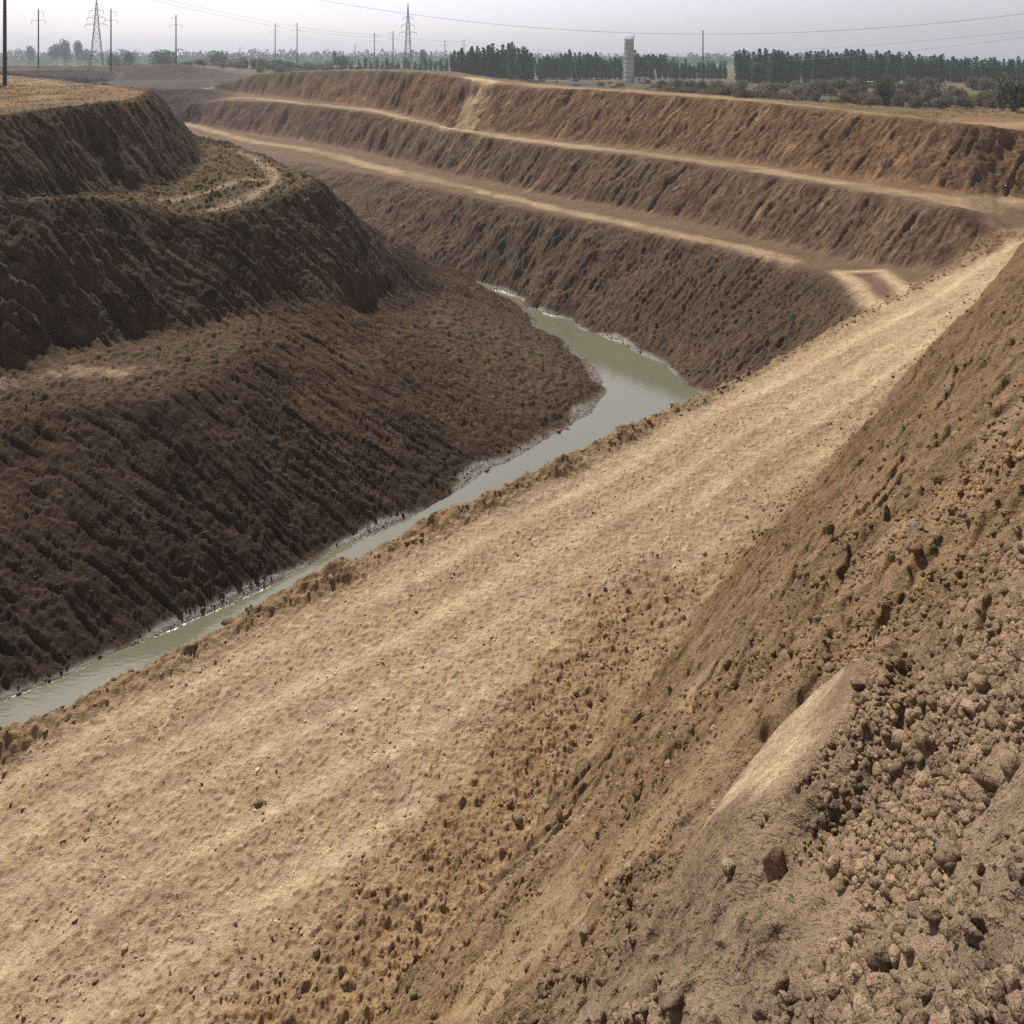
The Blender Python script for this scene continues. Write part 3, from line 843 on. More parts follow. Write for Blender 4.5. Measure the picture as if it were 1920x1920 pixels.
def clump(xs, ys, sc, t, seed):
    return fbm(xs / sc, ys / sc, 2, seed) > t

# near slope: three grades of clod, heaped in patches
xs, ys = fan(45000, 1.4, 9, -5, 42, M_near, .5, lambda x, y: (fbm(x / .8, y / .8, 3, 301) + .10 * (x - y * .4) > .02) & off_scarp(x, y))
sz = np.clip(RS.lognormal(-4.05, .45, len(xs)), .007, .06)
scatter("earth_crumbs", xs, ys, sz, CL1, "grey-brown crumbs and small clods of dry earth strewn over the near slope", "earth crumbs", tintc=(1.05, 1.03, 1.03))
xs, ys = fan(8000, 1.6, 12, -10, 42, M_near, .5, lambda x, y: (fbm(x / 1.1, y / 1.1, 3, 311) > .06) & off_scarp(x, y))
sz = np.clip(RS.lognormal(-3.75, .42, len(xs)), .014, .07) * (.75 + .25 * np.clip(np.hypot(xs, ys) / 8, 0, 1.3))
scatter("earth_lumps", xs, ys, sz, CL2, "fist-sized lumps of dry earth lying in heaps on the near slope", "earth lumps", smooth=True)
xs, ys = fan(16000, 9, 55, -30, 42, M_near, .5, lambda x, y: fbm(x / 1.6, y / 1.6, 3, 321) > -.05)
sz = np.clip(RS.lognormal(-3.55, .45, len(xs)), .015, .11)
scatter("slope_rubble", xs, ys, sz, CL1, "brown broken clods caught on the long near slope above the road", "rubble")
# talus along the foot of the slope
dt = lambda x, y: np.abs(samp(M_toeb, x, y))
xs, ys = masked(60000, -25, 34, 0, 50, M_toeb, .15, lambda x, y: (fbm(x / 1.2, y / 1.2, 2, 331) > -.15) & (RS.uniform(0, 1, len(x)) < samp(M_toeb, x, y) * .9))
sz = np.clip(RS.lognormal(-3.25, .5, len(xs)), .02, .17)
scatter("toe_rubble", xs, ys, sz, CL1, "loose clods and flakes of earth piled where the near slope meets the road", "rubble")
# road: pebbles and flakes
xs, ys = fan(52000, 13, 60, -36, 36, M_road, .5, lambda x, y: fbm(x / 1.6, y / 1.6, 3, 341) + RS.normal(0, .1, len(x)) > .22)
sz = np.clip(RS.lognormal(-3.9, .5, len(xs)), .01, .09)
scatter("road_gravel", xs, ys, sz, CL1, "small clods and stones scattered over the pale dirt road", "gravel", flat=.5, tintc=(.98, .96, .94))
xs, ys = fan(26000, 13, 60, -36, 36, M_road, .5, lambda x, y: fbm(x / 1.2, y / 1.2, 3, 345) + RS.normal(0, .12, len(x)) > .2)
sz = np.clip(RS.lognormal(-3.5, .5, len(xs)), .015, .12)
scatter("road_flakes", xs, ys, sz, CL1, "pale flat flakes of dry crust lying on the dirt road", "flakes", flat=.28, tintc=(1.25, 1.25, 1.22))
# pushed-up edge of the road and both muddy shores
xs, ys = masked(26000, -20, 32, 15, 56, M_edge, .35)
sz = np.clip(RS.lognormal(-2.9, .45, len(xs)), .02, .2)
scatter("edge_rubble", xs, ys, sz, CL1, "brown clods heaped along the road edge above the water", "rubble")
xs, ys = masked(14000, -30, 14, 18, 80, M_shore, .4, lambda x, y: hgt(x, y) > ZW - .03)
sz = np.clip(RS.lognormal(-3.2, .5, len(xs)), .02, .16)
scatter("shore_mud", xs, ys, sz, CL1, "wet grey lumps of mud along the water's edge", "mud", smooth=True)
# clods over the apron, the ledge and the lower far slope
M_ap2 = M_apron * (1 - M_mound)
xs, ys = masked(70000, -34, 10, 24, 78, M_ap2, .5, lambda x, y: fbm(x / .8, y / .8, 2, 351) > .0)
sz = np.clip(RS.lognormal(-3.3, .42, len(xs)), .02, .10)
scatter("apron_clods", xs, ys, sz, CL1, "dark damp clods covering the ribbed bank left of the water", "clods", sink=.55, flat=.6)
xs, ys = masked(36000, -50, 26, 46, 120, M_lowfar, .5)
sz = np.clip(RS.lognormal(-3.0, .42, len(xs)), .03, .15)
scatter("bank_clods", xs, ys, sz, CL1, "brown clods over the low bank beyond the water", "clods", sink=.55, flat=.6)
xs, ys = masked(22000, -50, -10, 44, 95, M_ledge, .4, lambda x, y: fbm(x / 1.2, y / 1.2, 2, 361) > -.1)
sz = np.clip(RS.lognormal(-2.8, .45, len(xs)), .03, .22)
scatter("ledge_clods", xs, ys, sz, CL1, "churned earth clods on the flat ledge of the left mound", "clods")

# single blocks one can point to
ROCKM = {}
def soil_like(name, col):
    if name not in ROCKM:
        m_, nt_, b_ = new_mat(name)
        tc_ = nt_.nodes.new("ShaderNodeTexCoord"); n_ = nt_.nodes.new("ShaderNodeTexNoise"); n_.inputs["Scale"].default_value = 14; n_.inputs["Detail"].default_value = 6
        nt_.links.new(tc_.outputs["Object"], n_.inputs["Vector"])
        r_ = nt_.nodes.new("ShaderNodeValToRGB"); r_.color_ramp.elements[0].position = .3; r_.color_ramp.elements[1].position = .72
        r_.color_ramp.elements[0].color = tuple(c * .7 for c in col) + (1,); r_.color_ramp.elements[1].color = tuple(c * 1.25 for c in col) + (1,)
        nt_.links.new(n_.outputs["Fac"], r_.inputs["Fac"]); nt_.links.new(r_.outputs[0], b_.inputs["Base Color"])
        bb = nt_.nodes.new("ShaderNodeBump"); bb.inputs["Distance"].default_value = .04; nt_.links.new(n_.outputs["Fac"], bb.inputs["Height"]); nt_.links.new(bb.outputs[0], b_.inputs["Normal"])
        b_.inputs["Roughness"].default_value = .95; b_.inputs["Specular IOR Level"].default_value = .1
        ROCKM[name] = m_
    return ROCKM[name]
BIG, BIGF = rock_variants(ICO3, 8, .085, 9)
blocks = [(1675, 1225, 50, "large squared block of dry earth on the near slope above the pale scarp"),
          (1720, 998, 34, "angular earth block halfway up the near slope's right side"),
          (968, 1540, 22, "reddish stone with a dark hollow beneath, on the debris at the slope foot"),
          (955, 1508, 15, "round brown stone just above the reddish stone on the slope foot"),
          (1045, 1535, 26, "pale blocky lump right of the reddish stone on the slope foot"),
          (1022, 1518, 20, "flat pale slab beside the blocky lump on the slope foot"),
          (1104, 1322, 12, "left one of two dark stones lying on the road's right side"),
          (1128, 1313, 11, "right one of two dark stones lying on the road's right side"),
          (485, 1508, 15, "single reddish stone on the open pale road at lower left"),
          (1030, 1612, 16, "dark brown lump on the debris below the blocky pale lump"),
          (1097, 1752, 22, "upright rounded boulder at the top of the lowest pale slide streak"),
          (132, 1308, 14, "dark boulder on the road edge overlooking the water at far left"),
          (510, 1142, 10, "small tan boulder on the road edge beside the bend of the shore"),
          (1372, 1632, 34, "tilted brown block at the foot of the pale scarp"),
          (1455, 1628, 44, "rust-brown upright slab on the near slope below the pale scarp"),
          (1545, 1410, 20, "small rounded block on the slope right of the pale scarp"),
          (1580, 1668, 26, "narrow upright lump right of the rust-brown slab"),
          (1775, 1590, 34, "large grey lump among the crumbs at lower right"),
          (1400, 850 + 140, 0, "")]
for i, (px, row, size, lb) in enumerate(blocks):
    if not lb: continue
    x, y, z = hit(px, row)
    r = size / F * y * .52
    v = BIG[i % 8] * np.array([r * 1.15, r, r * (.45 if "slab" in lb and "flat" in lb else (1.35 if "upright" in lb else .85))])
    tint_ = (.30, .20, .125) if ("red" in lb or "rust" in lb) else ((.36, .28, .19) if "pale" in lb or "tan" in lb else ((.2, .145, .095) if "dark" in lb or "brown" in lb else (.30, .225, .16)))
    cv = np.ones((len(v), 4), np.float32); cv[:, :3] = np.array(tint_)[None] * (1 + RS.normal(0, .08, len(v)))[:, None]; cv[:, 3] = 0
    me = mesh_np("boulder", v, BIGF.reshape(-1), 3, SOIL, cv)
    o = link("boulder", me, loc=(x, y, z + r * .12), rz=i * 1.1)
    tag(o, lb, "boulder", "single blocks of earth and stone")

# ------------------------------------------------------------------ vegetation
def leaf_mat(name, c0, c1):
    m_, nt_, b_ = new_mat(name)
    oi = nt_.nodes.new("ShaderNodeObjectInfo"); tc_ = nt_.nodes.new("ShaderNodeTexCoord")
    n_ = nt_.nodes.new("ShaderNodeTexNoise"); n_.inputs["Scale"].default_value = 1.3; n_.inputs["Detail"].default_value = 4
    nt_.links.new(tc_.outputs["Object"], n_.inputs["Vector"])
    ad = nt_.nodes.new("ShaderNodeMath"); ad.operation = 'ADD'
    ml = nt_.nodes.new("ShaderNodeMath"); ml.operation = 'MULTIPLY_ADD'; ml.inputs[1].default_value = .45; ml.inputs[2].default_value = -.22
    nt_.links.new(oi.outputs["Random"], ml.inputs[0]); nt_.links.new(ml.outputs[0], ad.inputs[0]); nt_.links.new(n_.outputs["Fac"], ad.inputs[1])
    r_ = nt_.nodes.new("ShaderNodeValToRGB"); r_.color_ramp.elements[0].position = .25; r_.color_ramp.elements[1].position = .8
    r_.color_ramp.elements[0].color = c0 + (1,); r_.color_ramp.elements[1].color = c1 + (1,)
    nt_.links.new(ad.outputs[0], r_.inputs["Fac"]); nt_.links.new(r_.outputs[0], b_.inputs["Base Color"])
    b_.inputs["Roughness"].default_value = .7; b_.inputs["Specular IOR Level"].default_value = .2
    tr_ = nt_.nodes.new("ShaderNodeBsdfTranslucent"); mx_ = nt_.nodes.new("ShaderNodeMixShader"); mx_.inputs[0].default_value = .28
    br_ = nt_.nodes.new("ShaderNodeVectorMath"); br_.operation = 'SCALE'; br_.inputs["Scale"].default_value = 1.5
    nt_.links.new(r_.outputs[0], br_.inputs[0]); nt_.links.new(br_.outputs[0], tr_.inputs["Color"])
    nt_.links.new(b_.outputs[0], mx_.inputs[1]); nt_.links.new(tr_.outputs[0], mx_.inputs[2])
    nt_.links.new(mx_.outputs[0], nt_.nodes["Material Output"].inputs["Surface"])
    return m_
POP = leaf_mat("poplar_leaves", (.028, .072, .045), (.06, .12, .07))
BUSHM = leaf_mat("scrub_leaves", (.07, .08, .055), (.17, .165, .11))
OLIVE = leaf_mat("olive_scrub", (.085, .066, .034), (.2, .14, .07))
FARM = leaf_mat("far_leaves", (.04, .075, .04), (.085, .13, .065))
GRASSM = leaf_mat("dry_grass", (.11, .085, .04), (.24, .18, .09))
BARK = simple_mat("bark", (.16, .14, .11), .9, var=.3, scale=3)


def leaves_mesh(name, centres, size, mat, R, n_tri=1, stretch=1.0):
    n = len(centres)
    a = R.normal(size=(n, 3)); a /= np.linalg.norm(a, axis=1, keepdims=True)
    b_ = np.cross(a, R.normal(size=(n, 3))); b_ /= np.linalg.norm(b_, axis=1, keepdims=True)
    s_ = (size * R.uniform(.6, 1.4, n))[:, None]
    b_[:, 2] *= stretch
    V_ = np.stack([centres - a * s_, centres + b_ * s_ * .6, centres + a * s_, centres - b_ * s_ * .6], 1).reshape(-1, 3)
    return mesh_np(name, V_, np.arange(len(V_)), 4, mat, smooth=False)


def poplar_crown(R, h, w):
    """fastigiate crown: several upright plumes round a leader"""
    cs = []
    np_ = R.randint(5, 9)
    for k in range(np_):
        a = R.uniform(0, 6.28); rad = R.uniform(0.08, .38) * w if k else 0
        top = h * (1.0 if k == 0 else R.uniform(.55, .97)); bot = h * R.uniform(.0, .10)
        m_ = int(260 * (top - bot) / h) + 60
        t = R.uniform(0, 1, m_) ** .9
        zz = bot + (top - bot) * t
        wr = w * .26 * np.sin(np.pi * np.clip(t, 0, 1) ** .75) ** .32 + .10
        aa = R.uniform(0, 6.28, m_); q = wr * np.sqrt(R.uniform(0.05, 1, m_))
        cs.append(np.stack([rad * math.cos(a) * (0.5 + .7 * t) + q * np.cos(aa), rad * math.sin(a) * (.5 + .7 * t) + q * np.sin(aa), zz], 1))
    return np.concatenate(cs)


def trunk_mesh(name, h, r0, limbs, R):
    V_, F_ = [], []
    def tube(p0, p1, ra, rb, n=6):
        p0 = np.array(p0, float); p1 = np.array(p1, float); d = p1 - p0; d /= np.linalg.norm(d)
        u = np.cross(d, (0.3, 1, 0.1)); u /= np.linalg.norm(u); v = np.cross(d, u); k = len(V_)
        for p, r_ in ((p0, ra), (p1, rb)):
            for i in range(n):
                a = 2 * math.pi * i / n; V_.append(p + r_ * (math.cos(a) * u + math.sin(a) * v))
        for i in range(n): F_.append((k + i, k + (i + 1) % n, k + n + (i + 1) % n, k + n + i))
    tube((0, 0, -.6), (0.05, 0, h * .45), r0, r0 * .6); tube((0.05, 0, h * .45), (0, .08, h * .92), r0 * .6, r0 * .12)
    for i in range(limbs):
        z0 = h * R.uniform(.15, .6); a = R.uniform(0, 6.28); l = h * R.uniform(.15, .3)
        tube((0, 0, z0), (math.cos(a) * l * .4, math.sin(a) * l * .4, z0 + l), r0 * .35, r0 * .1, 5)
    me_ = bpy.data.meshes.new(name); me_.from_pydata([tuple(v) for v in V_], [], F_); me_.materials.append(BARK)
    return me_


R = np.random.RandomState(5)
POPS = []
for i in range(6):
    c = poplar_crown(R, 1.0 * 13, R.uniform(3.3, 4.4))
    POPS.append((leaves_mesh("poplar_crown", c, .36, POP, R, stretch=1.3), trunk_mesh("poplar_trunk", 12.0, .2, 6, R)))


def round_crown(R, w, h, z0, n, lobes=9):
    cs = []
    for k in range(lobes):
        a = R.uniform(0, 6.28); rr_ = R.uniform(0, .33) * w; zc = z0 + h * R.uniform(.3, .75); s_ = R.uniform(.22, .4)
        m_ = n // lobes
        p = R.normal(size=(m_, 3)); p /= np.linalg.norm(p, axis=1, keepdims=True); p *= (R.uniform(.3, 1, m_) ** .5)[:, None]
        cs.append(np.stack([math.cos(a) * rr_ + p[:, 0] * w * s_, math.sin(a) * rr_ + p[:, 1] * w * s_, np.clip(zc + p[:, 2] * h * .36, z0, None)], 1))
    return np.concatenate(cs)
ROUND = [(leaves_mesh("tree_crown", round_crown(R, 9, 9, 1.6, 1500, 12), .42, FARM, R), trunk_mesh("tree_trunk", 7.5, .26, 6, R)) for i in range(4)]
BUSH = {"grey": [leaves_mesh("bush_leaves", round_crown(R, 3, 2.0, 0.0, 700, 8), .16, BUSHM, R) for i in range(4)],
        "olive": [leaves_mesh("bush_leaves", round_crown(R, 3, 1.7, 0.0, 700, 8), .16, OLIVE, R) for i in range(4)]}
STEMS = trunk_mesh("bush_stems", 1.3, .05, 5, R)


def plant(name, crown, trunk, x, y, z, sx, sz_, label, cat, group, kind_parts=("crown", "trunk")):
    e = bpy.data.objects.new(name, None); COL.objects.link(e); e.location = (x, y, z); e.scale = (sx, sx, sz_); e.rotation_euler[2] = random.uniform(0, 6.28)
    link(kind_parts[0], crown, e); link(kind_parts[1], trunk, e)
    tag(e, label, cat, group); return e


# rows of poplars: (from px, to px, row of the tops (several), distance, spacing in px, label)
ZP = -9.0
def poplar_row(x0, x1, tops, dist, step, label, group):
    px = x0
    while px <= x1:
        top = float(np.interp(px, [t[0] for t in tops], [t[1] for t in tops])) + random.uniform(-5, 7)
        d = dist + random.uniform(-7, 7)
        z0 = h1((px - 960) / F * d, d) - .2
        H = (HZ - top) / F * d - z0
        cr_, tr_ = random.choice(POPS)
        plant("poplar_tree", cr_, tr_, (px - 960) / F * d, d, z0, random.uniform(.8, 1.15) * (H / 13) ** .5, H / 13, label, "poplar tree", group)
        px += step * random.uniform(.75, 1.25)
poplar_row(852, 1000, ((850, 96), (900, 88), (960, 82), (1000, 100)), 300, 9, "tall dark poplar in the dense clump left of the concrete tower, above the spur track", "poplars of the clump above the spur track")
poplar_row(1012, 1168, ((1010, 110), (1060, 97), (1120, 97), (1140, 112), (1168, 103)), 330, 8.5, "green poplar in the row just left of the concrete tower", "poplars of the row left of the tower")
poplar_row(1190, 1366, ((1190, 97), (1230, 100), (1290, 116), (1340, 118), (1366, 112)), 340, 8.5, "green poplar in the thinning row between the concrete tower and the bare pole", "poplars of the row right of the tower")
poplar_row(1386, 1500, ((1380, 98), (1420, 93), (1460, 96), (1500, 104)), 285, 9, "dark poplar in the short clump right of the bare pole", "poplars of the short clump right of the bare pole")
poplar_row(1512, 1824, ((1510, 102), (1540, 96), (1640, 97), (1740, 102), (1824, 108)), 290, 8.5, "dark poplar in the long even row behind the scrub on the right", "poplars of the long row on the right")
poplar_row(1832, 2010, ((1830, 108), (1920, 110), (2010, 106)), 280, 8.5, "dark poplar in the rightmost group, beyond the narrow gap in the row", "poplars of the rightmost group")
poplar_row(648, 846, ((640, 112), (700, 110), (760, 112), (846, 111)), 420, 10, "low dark poplar in the ragged row around the middle lattice pylon's foot", "poplars round the middle pylon's foot")

# single trees at left
def lone(px, top, base, dist, wpx, label, group=None, name="broadleaf_tree"):
    x, y = (px - 960) / F * dist, dist
    z0 = -(base - HZ) / F * dist; H = (base - top) / F * dist
    cr_, tr_ = random.choice(ROUND)
    plant(name, cr_, tr_, x, y, z0, wpx / F * dist / 8.6, H / 10.3, label, "tree", group)
lone(308, 95, 138, 440, 52, "broad dark green tree at the foot of the third armed pole")
lone(409, 97, 138, 440, 38, "round dark green tree standing alone right of the third armed pole")
lone(242, 97, 130, 470, 24, "small round green tree between the left lattice pylon and the broad tree")
lone(212, 104, 130, 470, 34, "low grey-green tree at the foot of the second armed pole")
lone(122, 76, 122, 640, 21, "tall narrow hazy tree, left of a pair with rounded tops")
lone(146, 78, 118, 660, 20, "tall hazy tree, right of a pair with rounded tops")
lone(103, 85, 120, 660, 24, "hazy rounded tree just left of the tall pair")
lone(57, 88, 120, 700, 18, "hazy tree behind the first armed pole on its left")
lone(162, 95, 120, 700, 20, "low hazy tree just right of the tall pair")
lone(640, 104, 132, 400, 34, "dense bushy tree on the pit rim at the left end of the middle tree row")
lone(627, 96, 130, 405, 8, "thin pointed sapling left of the dense bushy rim tree")
lone(792, 94, 128, 520, 16, "wispy pale tree just right of the middle lattice pylon")
lone(1722 - 300, 118, 150, 250, 30, "greyish round tree in front of the short poplar clump")

# far wood that reads as one mass
cs = []
for px in np.arange(-260, 1700, 2.2):
    d = R.uniform(820, 1100); hh = R.uniform(10, 19) * (1.0 if px < 900 else .8)
    x = (px - 960) / F * d
    p = R.normal(size=(46, 3)); p /= np.linalg.norm(p, axis=1, keepdims=True); p *= (R.uniform(.3, 1, 46) ** .4)[:, None]
    cs.append(np.stack([x + p[:, 0] * 4.8, d + p[:, 1] * 4.8, -9 + hh * .5 + p[:, 2] * hh * .52], 1))
cs = np.concatenate(cs)
tag(link("far_woods", leaves_mesh("far_woods", cs, 1.5, FARM, R)), "blue-grey hazy woods along the horizon", "woods", kind="stuff")

# scrub on the plain at right and along the rim
def bush(px, row, dist, wpx, hpx, kind, label, group):
    x, y = (px - 960) / F * dist, dist
    z = h1(x, y)
    e = plant("scrub_bush", random.choice(BUSH[kind]), STEMS, x, y, z - .1, wpx / F * dist / 2.9, hpx / F * dist / 1.75, label, "bush", group, ("foliage", "stem"))
for (px, d, w, h, k, lb) in ((1905, 100, 60, 58, "grey", "large grey-green bush at the picture's right edge above the rim track"),
                             (1878, 104, 22, 62, "grey", "narrow dark upright bush beside the large edge bush"),
                             (1520, 150, 36, 34, "grey", "dark grey-green bush below the gap between two poplar clumps"),
                             (1655, 135, 34, 46, "grey", "grey-green bush hanging over the dark rim bank"),
                             (1668, 160, 26, 44, "grey", "tall rounded bush in front of the long poplar row"),
                             (1750, 130, 40, 40, "grey", "dark spreading bush left of the dry reddish grass"),
                             (1330, 160, 50, 26, "grey", "broad grey-green bush below the bare pole"),
                             (1420, 165, 46, 30, "olive", "olive-brown rounded bush right of the bare pole")):
    bush(px, 0, d, w, h, k, lb, None)
for i in range(210):
    px = random.uniform(1240, 1960); d = random.uniform(118, 235)
    k = "grey" if random.random() < .5 else "olive"
    bush(px, 0, d, random.uniform(16, 40), random.uniform(9, 24) * (1 if px < 1500 else 1.2), k,
         "low %s bush in the belt of scrub between the rim track and the poplars" % ("grey-green" if k == "grey" else "olive-brown"), "%s bushes of the scrub belt" % k)
for i in range(55):
    px = random.uniform(940, 1240); d = random.uniform(190, 290)
    bush(px, 0, d, random.uniform(8, 22), random.uniform(4, 9), "olive", "low brown bush on the flat ground about the concrete tower's foot", "bushes about the tower's foot")
for i in range(90):
    px = random.uniform(215, 640); d = random.uniform(330, 430)
    bush(px, 0, d, random.uniform(12, 28), random.uniform(6, 12) * (1.7 if px > 430 else 1), "grey", "low dark bush on the far flat beyond the pit's end", "bushes on the far flat")
for i in range(34):
    px = random.uniform(600, 870); d = random.uniform(185, 215)
    bush(px, 0, d, random.uniform(8, 20), random.uniform(3, 7), "olive", "dark low bush along the rim below the middle pylon", "bushes along the rim below the pylon")


def tufts(name, xs, ys, hmin, hmax, label, mat=GRASSM, nb=6):
    z = hgt(xs, ys); n = len(xs)
    V_ = np.empty((n, nb, 3, 3), np.float32)
    for b_ in range(nb):
        a = R.uniform(0, 6.28, n); h_ = R.uniform(hmin, hmax, n); l = h_ * R.uniform(.1, .8, n); w_ = h_ * .09
        ox, oy = R.normal(0, .25, n) * h_, R.normal(0, .25, n) * h_
        V_[:, b_, 0] = np.stack([xs + ox - w_ * np.sin(a), ys + oy + w_ * np.cos(a), z - .02], 1)
        V_[:, b_, 1] = np.stack([xs + ox + w_ * np.sin(a), ys + oy - w_ * np.cos(a), z - .02], 1)
        V_[:, b_, 2] = np.stack([xs + ox + l * np.cos(a), ys + oy + l * np.sin(a), z + h_], 1)
    me_ = mesh_np(name, V_.reshape(-1, 3), np.arange(n * nb * 3), 3, mat, smooth=False)
    return tag(link(name, me_), label, "grass", kind="stuff")
xs, ys = masked(24000, -75, -15, 48, 125, np.maximum(M_top, M_ledge), .3, lambda x, y: fbm(x / 2.4, y / 2.4, 4, 130) > -.02)
tufts("mound_grass", xs, ys, .06, .2, "dry olive grass over the top and the ledge of the left mound", OLIVE)
M_rimw = band_mask(rim, 13, 3)
xs, ys = masked(60000, -60, 112, 78, 300, M_plain, .6, lambda x, y: (fbm(x / 5, y / 5, 3, 402) > -.1) & (samp(M_t3, x, y) < .2) & (samp(M_rimw, x, y) < .1))
tufts("plain_grass", xs, ys, .1, .38, "dry brown grass and weeds over the plain behind the rim track", GRASSM)

# ------------------------------------------------------------------ poles, pylons and wires
DARKM = simple_mat("weathered_pole", (.045, .042, .04), .85, var=.25, scale=2)
CONC = simple_mat("concrete", (.55, .53, .48), .9, var=.12, scale=1.2)
STEEL = simple_mat("galvanised_steel", (.07, .07, .075), .6, metal=.1, var=.12)
WHITE = simple_mat("white_paint", (.74, .75, .76), .5, var=.05)
WIREM = simple_mat("wire", (.12, .12, .13), .6, var=.05)
INS = simple_mat("insulator", (.16, .10, .08), .3, var=.1)


class MB:
    def __init__(s): s.V = []; s.F = []
    def tube(s, p0, p1, ra, rb=None, n=8, cap=True):
        rb = ra if rb is None else rb
        p0 = np.array(p0, float); p1 = np.array(p1, float); d = p1 - p0; L = np.linalg.norm(d)
        if L < 1e-6: return s
        d /= L
        u = np.cross(d, (0.31, .95, 0.05) if abs(d[1]) < .9 else (1, 0, 0)); u /= np.linalg.norm(u); v = np.cross(d, u); k = len(s.V)
        for p, r_ in ((p0, ra), (p1, rb)):
            for i in range(n):
                a = 2 * math.pi * i / n; s.V.append(tuple(p + r_ * (math.cos(a) * u + math.sin(a) * v)))
        for i in range(n): s.F.append((k + i, k + (i + 1) % n, k + n + (i + 1) % n, k + n + i))
        if cap: s.F.append(tuple(k + i for i in range(n))[::-1]); s.F.append(tuple(k + n + i for i in range(n)))
        return s
    def path(s, pts_, r, n=6):
        for a, b_ in zip(pts_[:-1], pts_[1:]): s.tube(a, b_, r, r, n, True)
        return s
    def box(s, x0, x1, y0, y1, z0, z1):
        k = len(s.V)
        s.V += [(x, y, z) for x in (x0, x1) for y in (y0, y1) for z in (z0, z1)]
        s.F += [tuple(k + i for i in f) for f in ((0, 1, 3, 2), (4, 6, 7, 5), (0, 4, 5, 1), (2, 3, 7, 6), (0, 2, 6, 4), (1, 5, 7, 3))]
        return s
    def build(s, name, mat, parent=None, smooth=False):
        me_ = bpy.data.meshes.new(name); me_.from_pydata(s.V, [], s.F); me_.materials.append(mat)
        if smooth:
            me_.polygons.foreach_set("use_smooth", np.ones(len(me_.polygons), bool))
        return link(name, me_, parent)


def root(name, loc, label, cat, group=None, rz=0):
    e = bpy.data.objects.new(name, None); COL.objects.link(e); e.location = loc; e.rotation_euler[2] = rz
    return tag(e, label, cat, group)


def pole(px, top, dist, label, upper=1, arms=True, rad=.24, group="power poles along the horizon", topz=None):
    x = (px - 960) / F * dist; z0 = h1(x, dist) - .3
    zt = (HZ - top) / F * dist if topz is None else topz
    H = zt - z0
    e = root("power_pole", (x, dist, z0), label, "power pole", group)
    MB().tube((0, 0, 0), (0, 0, H), rad * 1.2, rad * .8, 10).build("post", DARKM, e, True)
    if arms:
        w = 2.0
        def arm(sx, z, L):
            o = MB().path([(0, 0, z), (sx * L * .5, 0, z + .35), (sx * L, 0, z + .2), (sx * L * 1.08, 0, z - .1)], .06).build("crossarm", STEEL, e)
            i = MB()
            for k in range(5): i.tube((sx * L * 1.08, 0, z - .15 - k * .16), (sx * L * 1.08, 0, z - .25 - k * .16), .10, .07, 8)
            i.tube((sx * L * 1.08, 0, z - .1), (sx * L * 1.08, 0, z - 1.1), .03)
            i.build("insulator", INS, o)
        arm(upper, H - 1.3, 1.7); arm(1, H - 4.2, 2.3); arm(-1, H - 4.2, 2.3)
    return (x, dist, zt)


T = {}
T['a'] = pole(72, 17, 285, "leftmost armed pole, thin, right of the thick dark pole", 1)
T['b'] = pole(208, 17, 285, "armed pole just right of the left lattice pylon", 1)
T['c'] = pole(330, 28, 320, "armed pole rising from the broad dark green tree", -1)
T['d'] = pole(516, 44, 430, "armed pole, left one of the close pair over the pit's far end", 1)
T['e'] = pole(557, 42, 420, "armed pole, right one of the close pair over the pit's far end", -1)
T['f'] = pole(702, 62, 424, "small armed pole between the short bare post and the middle pylon", 1)
T['g'] = pole(737, 58, 390, "armed pole just left of the middle lattice pylon", -1)
T['h'] = pole(834, 75, 590, "tiny distant armed pole right of the middle pylon, left of the poplar clump", 1)
T['i'] = pole(870, 73, 557, "tiny distant armed pole rising over the poplar clump", -1)
pole(666, 84, 330, "short bare post on the rim left of the small armed pole", arms=False, rad=.14)
pole(450, 85, 420, "short thin post between the lone round tree and the close pair of poles", arms=False, rad=.13)
pole(1009, 92, 420, "thin grey post in the gap between two poplar clumps", arms=False, rad=.12)
pole(1318, 57, 260, "bare pole standing alone over the thin trees right of the tower", arms=False, rad=.2)
T['n'] = pole(9, -60, 96, "thick dark pole at the picture's left edge, its top out of sight", arms=False, rad=.2)


